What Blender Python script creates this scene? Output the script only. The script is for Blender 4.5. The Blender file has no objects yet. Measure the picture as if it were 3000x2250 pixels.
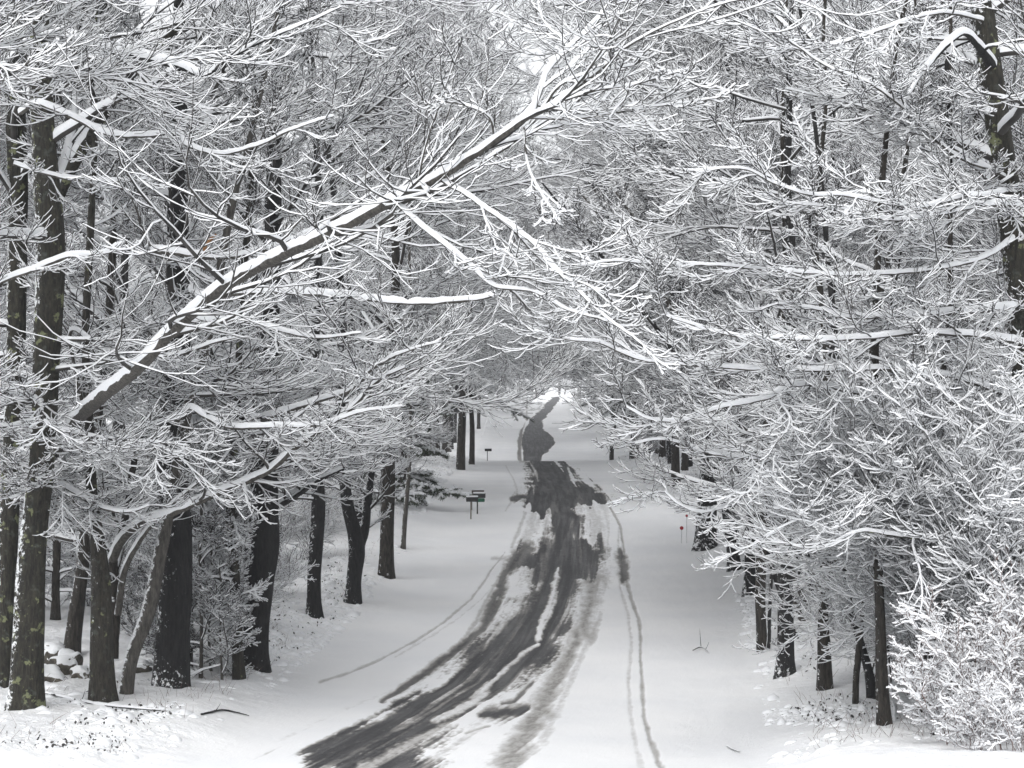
import bpy, math, random
import numpy as np
from mathutils import Vector

# ------------------------------------------------------------------ camera, world, sun, exposure
SC = bpy.context.scene
COL = SC.collection
F = 7000.0                    # focal length in photo pixels
CZ = 8.0                      # camera height in the world (the road dips below it)
HOR = 1300.0                  # photo row of the horizon
cam_d = bpy.data.cameras.new('camera'); cam = bpy.data.objects.new('camera', cam_d); COL.objects.link(cam)
cam_d.sensor_width = 36.0; cam_d.lens = F/3000*36.0
cam_d.shift_y = (HOR-1125)/3000.0
cam_d.clip_end = 6000; cam_d.clip_start = 0.5
cam.location = (0, 0, CZ); cam.rotation_euler = (math.radians(90), 0, 0)
SC.camera = cam

w = bpy.data.worlds.new('World'); SC.world = w; w.use_nodes = True
nt = w.node_tree; nt.nodes.clear()
sky = nt.nodes.new('ShaderNodeTexSky'); sky.sky_type = 'NISHITA'; sky.sun_disc = False
SUN_EL, SUN_ROT = math.radians(52), math.radians(200)
sky.sun_elevation = SUN_EL; sky.sun_rotation = SUN_ROT
sky.air_density = 1.0; sky.dust_density = 3.0; sky.ozone_density = 1.0
hs = nt.nodes.new('ShaderNodeHueSaturation'); hs.inputs['Saturation'].default_value = 0.10
bg = nt.nodes.new('ShaderNodeBackground'); bg.inputs['Strength'].default_value = 0.15
wo = nt.nodes.new('ShaderNodeOutputWorld')
nt.links.new(sky.outputs[0], hs.inputs['Color']); nt.links.new(hs.outputs[0], bg.inputs[0]); nt.links.new(bg.outputs[0], wo.inputs[0])
sl = bpy.data.lights.new('sun', 'SUN'); sl.energy = 0.5; sl.angle = math.radians(60); sl.color = (1, 0.985, 0.96)
so = bpy.data.objects.new('sun', sl); COL.objects.link(so)
dv = Vector((math.sin(SUN_ROT)*math.cos(SUN_EL), math.cos(SUN_ROT)*math.cos(SUN_EL), math.sin(SUN_EL)))
so.rotation_euler = dv.to_track_quat('Z', 'Y').to_euler(); so.location = (0, 0, 60)
SC.view_settings.view_transform = 'Standard'; SC.view_settings.look = 'None'
SC.view_settings.gamma = 1.0; SC.view_settings.exposure = 0.70
SC.view_settings.use_curve_mapping = False
SC.cycles.max_bounces = 9; SC.cycles.diffuse_bounces = 8; SC.cycles.glossy_bounces = 2
SC.cycles.transmission_bounces = 2; SC.cycles.volume_bounces = 1; SC.cycles.caustics_reflective = False
SC.cycles.use_denoising = True

RNG = np.random.default_rng(11)
random.seed(5)

# ------------------------------------------------------------------ noise
_T = np.random.default_rng(3).random((256, 256))
def vn(x, y):
    x = np.asarray(x, float); y = np.asarray(y, float)
    xi = np.floor(x).astype(int); yi = np.floor(y).astype(int); fx = x-xi; fy = y-yi
    fx = fx*fx*(3-2*fx); fy = fy*fy*(3-2*fy)
    a = _T[xi & 255, yi & 255]; b = _T[(xi+1) & 255, yi & 255]; c = _T[xi & 255, (yi+1) & 255]; d = _T[(xi+1) & 255, (yi+1) & 255]
    return (a*(1-fx)+b*fx)*(1-fy)+(c*(1-fx)+d*fx)*fy
def fbm(x, y, o=4):
    s = 0; a = 0.5
    for i in range(o):
        s = s+a*(vn(x*2**i+17*i, y*2**i+31*i)-0.5)*2; a *= 0.5
    return s
def sstep(a, b, x):
    t = np.clip((np.asarray(x, float)-a)/(b-a), 0, 1); return t*t*(3-2*t)

# ------------------------------------------------------------------ terrain profile: rows (photo y, px per metre, road centre x)
ROWS = [(2250, 150, 1390), (2000, 115, 1530), (1800, 95, 1612), (1650, 80, 1640), (1510, 68, 1640), (1430, 55, 1618), (1350, 38, 1585)]
_Y = [0.0, 20.0]; _Z = [-1.7, -4.2]; _X = [-3.5, -2.2]
for y, s, x in ROWS:
    _Y.append(F/s); _Z.append(-(y-HOR)/s); _X.append((x-1500)/s)
for d, y, x in ((208, 1352, 1590), (245, 1349, 1590), (292, 1290, 1592), (360, 1245, 1572), (437, 1215, 1570), (560, 1180, 1600), (640, 1168, 1640), (800, 1155, 1760)):
    _Y.append(d); _Z.append(-(y-HOR)/F*d); _X.append((x-1500)/F*d)
_Y += [1200, 2500]; _Z += [34, 60]; _X += [60, 60]
_gy = np.arange(-40, 2501, 1.0)
def _smooth(v):
    a = np.interp(_gy, _Y, v)
    k = np.array([1, 2, 3, 4, 5, 4, 3, 2, 1], float); k /= k.sum()
    b = np.convolve(np.pad(a, 4, 'edge'), k, 'valid'); return b
_gz = _smooth(_Z); _gx = _smooth(_X)
def road_z(Y): return CZ+np.interp(Y, _gy, _gz)
def road_x(Y): return np.interp(Y, _gy, _gx)
def ground_base(X, Y):
    u = X-road_x(Y); au = np.abs(u); aw = au+0.9*fbm(X*.35+9, Y*.14, 3)*sstep(4.4, 5.4, au)
    z = road_z(Y)+0.0
    z = z+sstep(7, 60, au)*0.6*(fbm(X*0.02+5, Y*0.02, 2))*3
    z = z+sstep(20, 260, au)*np.clip(Y, 0, 600)/600*22
    z = z+np.where(u > 0, .50, .30)*sstep(5.2, 8.4, aw)+0.12*np.exp(-((aw-6.9)/1.0)**2)*(1+fbm(X*0.7, Y*0.4, 2))
    return z
def roughness_at(X, Y):
    u = np.abs(X-road_x(Y)); return sstep(4.6, 8.6, u+1.6*fbm(X*.4, Y*.2, 3))
def ground_z(X, Y):
    u = np.abs(X-road_x(Y))
    m = roughness_at(X, Y)*sstep(4.6, 6.2, u)
    lump = np.clip(fbm(X*1.5+3, Y*1.5, 3), -0.2, 1)
    patch = sstep(-0.15, 0.35, fbm(X*0.25+60, Y*0.16, 2))
    near = 1-sstep(110, 200, Y)
    z = ground_base(X, Y)+0.045*(1-sstep(6, 8, u))+m*(0.13*fbm(X*0.35, Y*0.35, 3)+near*(np.clip(lump, -.1, 1)*0.42*patch*np.exp(-((u-8.2)/2.6)**2)+0.09*lump*sstep(9, 12, u))+0.06*near*fbm(X*3.1, Y*2.6, 3)+near*.16*np.clip(fbm(X*2.6+40, Y*1.9, 3)-.08, 0, 1)*sstep(-.1, .3, fbm(X*.3+20, Y*.12, 2)))
    return z
def P(px, py, d): return np.array([(px-1500)/F*d, d, CZ+(HOR-py)/F*d])
def depth_on_ground(px, py, lo=40, hi=185):
    ds = np.linspace(lo, hi, 1500); X = (px-1500)/F*ds; Z = CZ+(HOR-py)/F*ds
    g = ground_base(X, ds); s = (Z-g); i = np.where(s[:-1]*s[1:] <= 0)[0]
    return float(ds[i[0]]) if len(i) else float(ds[np.argmin(abs(s))])

# ------------------------------------------------------------------ materials
def mat(name):
    m = bpy.data.materials.new(name); m.use_nodes = True; n = m.node_tree; b = n.nodes['Principled BSDF']
    return m, n, b, n.links
def N(n, t, **kw):
    o = n.nodes.new(t)
    for k, v in kw.items():
        if k in o.inputs.keys(): o.inputs[k].default_value = v
        else: setattr(o, k, v)
    return o
def ramp(n, fac, stops, L):
    r = n.nodes.new('ShaderNodeValToRGB'); L.new(fac, r.inputs[0])
    while len(r.color_ramp.elements) < len(stops): r.color_ramp.elements.new(0.5)
    for e, (p, c) in zip(r.color_ramp.elements, stops):
        e.position = p; e.color = (*c, 1) if len(c) == 3 else c
    return r.outputs[0]
def mixc(n, L, fac, a, b):
    m = n.nodes.new('ShaderNodeMix'); m.data_type = 'RGBA'
    for s, v in ((0, fac), (6, a), (7, b)):
        if hasattr(v, 'links') or hasattr(v, 'is_linked'): L.new(v, m.inputs[s])
        else: m.inputs[s].default_value = v if s == 0 else (*v, 1)
    return m.outputs[2]
SNOWC = (0.85, 0.865, 0.88)
def make_snow(name='snow', bump=0.25, scale=18.0):
    m, n, b, L = mat(name)
    tc = N(n, 'ShaderNodeTexCoord'); nz = N(n, 'ShaderNodeTexNoise', Scale=scale, Detail=4.0)
    L.new(tc.outputs['Object'], nz.inputs['Vector'])
    L.new(ramp(n, nz.outputs[0], [(0.3, (0.78, 0.795, 0.82)), (0.7, (0.85, 0.86, 0.875))], L), b.inputs['Base Color'])
    b.inputs['Roughness'].default_value = 0.75; b.inputs['Specular IOR Level'].default_value = 0.25
    bp = N(n, 'ShaderNodeBump', Strength=bump, Distance=0.02); L.new(nz.outputs[0], bp.inputs['Height']); L.new(bp.outputs[0], b.inputs['Normal'])
    return m
M_SNOW = make_snow()
def make_twig(name, c0, c1):
    m, n, b, L = mat(name)
    tc = N(n, 'ShaderNodeTexCoord'); nz = N(n, 'ShaderNodeTexNoise', Scale=1.6, Detail=3.0)
    L.new(tc.outputs['Object'], nz.inputs['Vector'])
    L.new(ramp(n, nz.outputs[0], [(0.35, c0), (0.65, c1)], L), b.inputs['Base Color']); b.inputs['Roughness'].default_value = 0.8
    return m
M_TWIG = make_twig('twig_bark', (0.018, 0.017, 0.016), (0.060, 0.055, 0.050))
M_RED = make_twig('shrub_stem', (0.075, 0.045, 0.038), (0.16, 0.10, 0.085))
def make_bark(name, dark, light, snow=0.5, lichen=0.0, top=0.35, speck=0.0):
    """bark with vertical furrows; snow blown on to the weather side and lying where the trunk leans"""
    m, n, b, L = mat(name)
    tc = N(n, 'ShaderNodeTexCoord'); mp = N(n, 'ShaderNodeMapping'); mp.inputs['Scale'].default_value = (1, 1, 0.22)
    L.new(tc.outputs['Object'], mp.inputs['Vector'])
    n1 = N(n, 'ShaderNodeTexNoise', Scale=16.0, Detail=6.0, Roughness=0.7); L.new(mp.outputs[0], n1.inputs['Vector'])
    n2 = N(n, 'ShaderNodeTexNoise', Scale=1.3, Detail=3.0); L.new(tc.outputs['Object'], n2.inputs['Vector'])
    col = ramp(n, n1.outputs[0], [(0.38, dark), (0.68, light)], L)
    if lichen:
        n3 = N(n, 'ShaderNodeTexNoise', Scale=3.2, Detail=5.0, Roughness=0.6); L.new(tc.outputs['Object'], n3.inputs['Vector'])
        f = ramp(n, n3.outputs[0], [(0.64-0.05*lichen, (0, 0, 0)), (0.68-0.05*lichen, (1, 1, 1))], L)
        col = mixc(n, L, f, col, (0.17, 0.185, 0.095))
        n5 = N(n, 'ShaderNodeTexNoise', Scale=6.0, Detail=6.0); L.new(tc.outputs['Object'], n5.inputs['Vector'])
        f = ramp(n, n5.outputs[0], [(0.58, (0, 0, 0)), (0.72, (0.4, 0.4, 0.4))], L)
        col = mixc(n, L, f, col, (0.13, 0.15, 0.13))
    geo = N(n, 'ShaderNodeNewGeometry'); sx = N(n, 'ShaderNodeSeparateXYZ'); L.new(geo.outputs['Normal'], sx.inputs[0])
    # weather side = -x/+y a little, plus upward facing
    a = N(n, 'ShaderNodeMath', operation='MULTIPLY'); L.new(sx.outputs[0], a.inputs[0]); a.inputs[1].default_value = -0.16*snow
    c = N(n, 'ShaderNodeMath', operation='MULTIPLY_ADD'); L.new(sx.outputs[2], c.inputs[0]); c.inputs[1].default_value = top; L.new(a.outputs[0], c.inputs[2])
    n4 = N(n, 'ShaderNodeTexNoise', Scale=9.0, Detail=7.0, Roughness=0.75); L.new(tc.outputs['Object'], n4.inputs['Vector'])
    d = N(n, 'ShaderNodeMath', operation='ADD'); L.new(c.outputs[0], d.inputs[0]); L.new(n4.outputs[0], d.inputs[1])
    e = N(n, 'ShaderNodeMath', operation='MULTIPLY_ADD'); L.new(n2.outputs[0], e.inputs[0]); e.inputs[1].default_value = 0.22+speck; L.new(d.outputs[0], e.inputs[2])
    f = ramp(n, e.outputs[0], [(0.83, (0, 0, 0)), (0.87, (1, 1, 1))], L)
    col = mixc(n, L, f, col, SNOWC)
    L.new(col, b.inputs['Base Color']); b.inputs['Roughness'].default_value = 0.85
    bp = N(n, 'ShaderNodeBump', Strength=1.0, Distance=0.06); L.new(n1.outputs[0], bp.inputs['Height']); L.new(bp.outputs[0], b.inputs['Normal'])
    return m
M_OAK = make_bark('dark_wet_bark', (0.004, 0.004, 0.005), (0.022, 0.021, 0.020), 0.9, 0, 0.35, 0.08)
M_OAKS = make_bark('snow_speckled_bark', (0.004, 0.004, 0.005), (0.022, 0.021, 0.020), 0.5, 0, 0.35, 0.17)
M_BROWN = make_bark('brown_bark', (0.009, 0.008, 0.006), (0.055, 0.047, 0.038), 0.8, 0, 0.35, 0.06)
M_MOSSY = make_bark('mossy_bark', (0.009, 0.008, 0.006), (0.052, 0.046, 0.034), 0.7, 0.25, 0.35, 0.04)
M_GREY = make_bark('smooth_grey_bark', (0.040, 0.037, 0.033), (0.13, 0.12, 0.106), 1.3, 0, 0.60)
M_LICHEN = make_bark('lichen_bark', (0.008, 0.008, 0.006), (0.048, 0.043, 0.030), 1.4, 1.0, .35, .03)

# ------------------------------------------------------------------ mesh helpers
def mesh_np(name, V, Q, mi, mats, parent=None, smooth=True):
    me = bpy.data.meshes.new(name)
    V = np.asarray(V, np.float32); Q = np.asarray(Q, np.int32)
    me.vertices.add(len(V)); me.vertices.foreach_set('co', V.ravel())
    me.loops.add(Q.size); me.loops.foreach_set('vertex_index', Q.ravel())
    me.polygons.add(len(Q)); me.polygons.foreach_set('loop_start', np.arange(len(Q), dtype=np.int32)*Q.shape[1])
    for m in mats: me.materials.append(m)
    if mi is not None: me.polygons.foreach_set('material_index', np.asarray(mi, np.int32))
    me.polygons.foreach_set('use_smooth', np.full(len(Q), smooth))
    me.update(calc_edges=True)
    o = bpy.data.objects.new(name, me); COL.objects.link(o)
    if parent: o.parent = parent
    return o
def tag(o, label=None, cat=None, group=None, kind=None):
    for k, v in (('label', label), ('category', cat), ('group', group), ('kind', kind)):
        if v: o[k] = v
    return o
def empty(name, loc, label=None, cat=None, group=None):
    o = bpy.data.objects.new(name, None); o.empty_display_size = 0.3; COL.objects.link(o)
    o.location = tuple(float(v) for v in loc); return tag(o, label, cat, group)

class Buf:
    """collects swept branches (bark below, snow above) of one part"""
    def __init__(s): s.V = []; s.Q = []; s.M = []; s.n = 0
    def add(s, V, Q, M): s.V.append(V); s.Q.append(Q+s.n); s.M.append(M); s.n += len(V)
    def make(s, name, mats, parent=None, origin=(0, 0, 0)):
        V = np.concatenate(s.V)-np.asarray(origin)
        return mesh_np(name, V, np.concatenate(s.Q), np.concatenate(s.M), mats, parent)
def smj(sh, rng):
    a = rng.standard_normal((sh[0], sh[1]+8)); k = np.array([.1, .25, .4, .25, .1])*1.6
    return np.array([np.convolve(r, k, 'same')[4:-4] for r in a])+.25*rng.standard_normal(sh)
def sweep(buf, Pt, R, nb=3, ns=1, snow=1.0, rng=RNG, s0=0.010, s1=0.55, lump=0.35, gap=0.06):
    n, k, _ = Pt.shape
    T = np.gradient(Pt, axis=1); T /= np.linalg.norm(T, axis=2, keepdims=True)+1e-9
    S = np.cross(T, (0, 0, 1.0)); sl_ = np.linalg.norm(S, axis=2, keepdims=True)
    ang = rng.random(n)*6.28
    alt = np.stack([np.cos(ang), np.sin(ang), 0*ang], 1)[:, None, :]+0*Pt
    S = np.where(sl_ > 0.05, S/(sl_+1e-9), alt)
    U = np.cross(S, T); U /= np.linalg.norm(U, axis=2, keepdims=True)+1e-9
    hor = np.clip(np.sqrt(np.clip(1-T[:, :, 2]**2, 0, 1)), 0, 1)
    nz = 1+lump*rng.standard_normal((n, k)); nz[:, 1:] = 0.6*nz[:, 1:]+0.4*nz[:, :-1]
    nz = np.where(rng.random((n, k)) < gap, 0.1, nz)
    sf = np.clip((hor-0.22)/0.5, 0, 1)*np.clip(nz, 0.1, 1.7)*snow
    h = (s0+s1*R)*sf; wd = R*0.96+np.minimum(sf, 1.4)*(s0*0.55)
    rings = []
    lo = 15 if nb < 6 else -14
    jit = (smj((n, k), rng)*.16 if nb >= 6 else np.zeros((n, k))); jit2 = (smj((n, k), rng)*.16 if nb >= 6 else jit)
    for q_, a in enumerate(np.linspace(math.radians(lo), math.radians(-180-lo), nb)):
        aa = a+(jit if q_ == 0 else jit2 if q_ == nb-1 else 0)
        rings.append(Pt+S*(R*np.cos(aa))[..., None]+U*(R*np.sin(aa))[..., None])
    for a in np.linspace(math.radians(180), 0, ns+2)[1:-1]:
        rings.append(Pt+S*(wd*math.cos(a)*1.02)[..., None]+U*((R*math.sin(max(a if a < 1.57 else math.pi-a, .3)))+h*math.sin(a)**0.7)[..., None])
    m = nb+ns
    V = np.stack(rings, 2)                       # n,k,m,3
    idx = np.arange(n*k*m).reshape(n, k, m)
    a = idx[:, :-1, :]; b = idx[:, 1:, :]
    Q = np.stack([a, np.roll(a, -1, 2), np.roll(b, -1, 2), b], -1)
    M = np.zeros((n, k-1, m), np.int32)
    sm = (sf[:, :-1]+sf[:, 1:])/2 > 0.30
    M[:, :, nb-1:] = sm[:, :, None]
    buf.add(V.reshape(-1, 3), Q.reshape(-1, 4), M.reshape(-1))

def spline(pts, k):
    pts = np.asarray(pts, float); n = len(pts)
    if n == 2: t = np.linspace(0, 1, k)[:, None]; return pts[0]*(1-t)+pts[1]*t
    p = np.vstack([2*pts[0]-pts[1], pts, 2*pts[-1]-pts[-2]])
    sl_ = np.linalg.norm(np.diff(pts[:, :3], axis=0), axis=1); cum = np.r_[0, np.cumsum(sl_)]
    out = []
    for s in np.linspace(0, cum[-1], k):
        i = min(np.searchsorted(cum, s, 'right')-1, n-2); t = (s-cum[i])/max(sl_[i], 1e-9)
        a, b, c, d = p[i], p[i+1], p[i+2], p[i+3]
        out.append(0.5*((2*b)+(-a+c)*t+(2*a-5*b+4*c-d)*t*t+(-a+3*b-3*c+d)*t**3))
    return np.array(out)

def grow(Pp, Rp, per, L, k, t0=0.15, t1=1.0, ang=(0.5, 1.0), flat=0.45, droop=0.0, up=0.10, wob=0.10, rf=0.55, rmin=0.005, rmax=9, rng=RNG, rel=True, forward=True):
    """children on every parent polyline; they leave sideways and curl up at the tip"""
    n, kp, _ = Pp.shape; c = n*per
    i = np.repeat(np.arange(n), per)
    t = t0+(t1-t0)*(np.tile(np.arange(per), n)+rng.random(c))/per
    f = t*(kp-1); j = np.minimum(f.astype(int), kp-2); fr = (f-j)[:, None]
    A, B = Pp[i, j], Pp[i, j+1]; pos = A*(1-fr)+B*fr
    tan = B-A; tan /= np.linalg.norm(tan, axis=1, keepdims=True)+1e-9
    r = Rp[i, j]*(1-fr[:, 0])+Rp[i, j+1]*fr[:, 0]
    plen = np.linalg.norm(np.diff(Pp, axis=1), axis=2).sum(1)[i]
    side = np.cross(tan, (0, 0, 1.0)); sl_ = np.linalg.norm(side, axis=1, keepdims=True)
    rnd = rng.standard_normal((c, 3)); rnd[:, 2] *= 0.2
    side = np.where(sl_ > 0.3, side/(sl_+1e-9), rnd/np.linalg.norm(rnd, axis=1, keepdims=True))
    sg = np.where((np.tile(np.arange(per), n)+rng.integers(0, 2, n)[i]) % 2 == 0, 1.0, -1.0)[:, None]
    side = side*sg
    upv = np.cross(side, tan)*1.0; upv *= np.sign(upv[:, 2:3]+1e-6)
    side = side+upv*(rng.standard_normal((c, 1))*flat+0.05); side /= np.linalg.norm(side, axis=1, keepdims=True)+1e-9
    a = rng.uniform(ang[0], ang[1], (c, 1)); d = tan*np.cos(a)+side*np.sin(a)
    ln = (plen if rel else 1.0)*L*(1.15-0.55*t)*rng.uniform(0.55, 1.25, c)
    st = (ln/(k-1))[:, None]
    Q = np.empty((c, k, 3)); Q[:, 0] = pos
    bend = rng.standard_normal((c, 3))*wob*0.7
    for s in range(1, k):
        x = (s-1)/(k-1)
        d = d+bend*(1 if x < .5 else -1)+rng.standard_normal((c, 3))*wob
        d[:, 2] += up*(2*x-0.35)*1.2-droop*(1-x)
        d /= np.linalg.norm(d, axis=1, keepdims=True)
        Q[:, s] = Q[:, s-1]+d*st
    r0 = np.clip(r*rf*rng.uniform(0.75, 1.1, c), rmin, rmax)
    rt = np.linspace(0, 1, k)[None, :]
    R = r0[:, None]*(1-rt)+np.minimum(r0, rmin*0.75)[:, None]*rt
    return Q, R

def crown(buf, Pl, Rl, dens=1.0, snow=1.0, rng=RNG, lv=(10, 10, 4), L=(0.46, 0.48, 0.55), rmin=0.0086, t0=0.18, up=0.13, droop=0.03, flat=0.45, wob=0.065, s0=0.0155, lump=.28, gap=.04):
    """side branches, twigs and twiglets off given limbs"""
    P2, R2 = grow(Pl, Rl, max(2, int(lv[0]*dens)), L[0], 9, t0, 1.0, (0.40, 0.90), flat, droop, up, wob, 0.5, rmin*1.5, 0.05, rng)
    sweep(buf, P2, R2, 4, 3, snow, rng, s0*1.1, lump=lump, gap=gap)
    P3, R3 = grow(P2, R2, max(2, int(lv[1])), L[1], 7, 0.12, 1.0, (0.3, 0.85), flat*0.9, droop*0.5, up*1.1, wob*1.1, 0.6, rmin*1.1, 0.02, rng)
    sweep(buf, P3, R3, 3, 2, snow, rng, s0, lump=lump, gap=gap)
    if lv[2]:
        P4, R4 = grow(P3, R3, int(lv[2]), L[2], 4, 0.15, 1.0, (0.3, 0.85), flat*0.9, 0, up*1.6, wob, 0.8, rmin*0.85, 0.012, rng)
        sweep(buf, P4, R4, 3, 1, snow, rng, s0*0.85, lump=lump, gap=gap)

def trunk_mesh(name, pts, mat_, parent, origin, sides=18, flare=0.35, seed=0, rough=0.05, step=0.22):
    """pts rows x,y,z,r from the ground up"""
    pts = np.asarray(pts, float)
    Lt = np.linalg.norm(np.diff(pts[:, :3], axis=0), axis=1).sum(); k = max(6, int(Lt/step))
    C = spline(pts, k); r = np.clip(C[:, 3], 0.01, None); C = C[:, :3]
    hh = np.r_[0, np.cumsum(np.linalg.norm(np.diff(C, axis=0), axis=1))]
    T = np.gradient(C, axis=0); T /= np.linalg.norm(T, axis=1, keepdims=True)
    X = np.cross(T, (0, 1.0, 0.02)); X /= np.linalg.norm(X, axis=1, keepdims=True); Yv = np.cross(T, X)
    th = np.linspace(0, 2*np.pi, sides, endpoint=False)
    TH, HH = np.meshgrid(th, hh)
    ridg = fbm(np.cos(TH)*2.5+seed*7+HH*0.15, np.sin(TH)*2.5+HH*0.35+seed, 3)
    big = fbm(np.cos(TH)*0.8+seed*3, np.sin(TH)*0.8+HH*0.8+seed*5, 2)
    fl = np.exp(-(HH-0.3).clip(0)/0.35)*flare*(1+0.5*np.cos(TH*4+seed*2)*np.exp(-HH/0.5))
    rr = r[:, None]*(1+rough*2*ridg+0.14*big+fl)
    V = C[:, None, :]+X[:, None, :]*(rr*np.cos(TH))[..., None]+Yv[:, None, :]*(rr*np.sin(TH))[..., None]
    idx = np.arange(k*sides).reshape(k, sides); a = idx[:-1]; b = idx[1:]
    Q = np.stack([a, np.roll(a, -1, 1), np.roll(b, -1, 1), b], -1).reshape(-1, 4)
    top = idx[-1]; V = V.reshape(-1, 3)
    cap = np.array([[top[0], top[i], top[i+1], top[i+2]] for i in range(1, sides-2, 2)])
    return mesh_np(name, V-np.asarray(origin), np.vstack([Q, cap]), None, [mat_], parent)

# ------------------------------------------------------------------ ground sheet
def geom_rows():
    r = [-30.0, -10, 5, 15, 25, 32, 36]; y = 38.0
    while y < 2400: r.append(y); y += 0.11 if y < 75 else (0.32 if y < 130 else 0.8 if y < 260 else max(3, (y-240)*0.05))
    return np.array(r)
gY = geom_rows()
us = list(np.arange(5.2, 14, 0.10))+list(np.arange(14, 20, .2)); u = 20.2
while u < 1200: us.append(u); u *= 1.055
us = np.array(us); gu = np.r_[-us[::-1], -4.6, 0, 4.6, us]
GX = road_x(gY)[:, None]+gu[None, :]; GY = np.repeat(gY[:, None], len(gu), 1)
GZ = ground_z(GX, GY)-0.25*(np.abs(gu) < 5.35)[None, :]
idx = np.arange(GX.size).reshape(GX.shape); a = idx[:-1, :-1]; b = idx[:-1, 1:]; c = idx[1:, 1:]; d = idx[1:, :-1]
mg, n, b_, L = mat('ground_snow')
tc = N(n, 'ShaderNodeTexCoord'); n1 = N(n, 'ShaderNodeTexNoise', Scale=2.2, Detail=8.0, Roughness=0.62); n2 = N(n, 'ShaderNodeTexNoise', Scale=0.35, Detail=4.0)
L.new(tc.outputs['Object'], n1.inputs['Vector']); L.new(tc.outputs['Object'], n2.inputs['Vector'])
L.new(ramp(n, n2.outputs[0], [(0.35, (0.86, 0.872, 0.89)), (0.65, (0.915, 0.922, 0.93))], L), b_.inputs['Base Color'])
b_.inputs['Roughness'].default_value = 0.8; b_.inputs['Specular IOR Level'].default_value = 0.2
ngr = N(n, 'ShaderNodeTexNoise', Scale=22.0, Detail=5.0, Roughness=0.7); L.new(tc.outputs['Object'], ngr.inputs['Vector']); bgr = N(n, 'ShaderNodeBump', Strength=0.5, Distance=0.03); L.new(ngr.outputs[0], bgr.inputs['Height'])
bp = N(n, 'ShaderNodeBump', Strength=0.8, Distance=0.20); L.new(bgr.outputs[0], bp.inputs['Normal']); L.new(n1.outputs[0], bp.inputs['Height']); L.new(bp.outputs[0], b_.inputs['Normal'])
at = N(n, 'ShaderNodeAttribute'); at.attribute_name = 'rough'; mu = N(n, 'ShaderNodeMath', operation='MULTIPLY_ADD'); L.new(at.outputs['Fac'], mu.inputs[0]); mu.inputs[1].default_value = .75; mu.inputs[2].default_value = .12; L.new(mu.outputs[0], bp.inputs['Strength'])
g = mesh_np('ground', np.stack([GX, GY, GZ], -1).reshape(-1, 3), np.stack([a, b, c, d], -1).reshape(-1, 4), None, [mg])
at_ = g.data.attributes.new('rough', 'FLOAT', 'POINT'); at_.data.foreach_set('value', roughness_at(GX, GY).astype(np.float32).ravel())
tag(g, kind='structure')

# ------------------------------------------------------------------ road: asphalt with thawed lanes in the snow; the masks are shapes lying on the road
def zx(pts): return [(1000+x/1.58, 1200+y/1.58)+tuple(r) for x, y, *r in pts]
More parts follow.
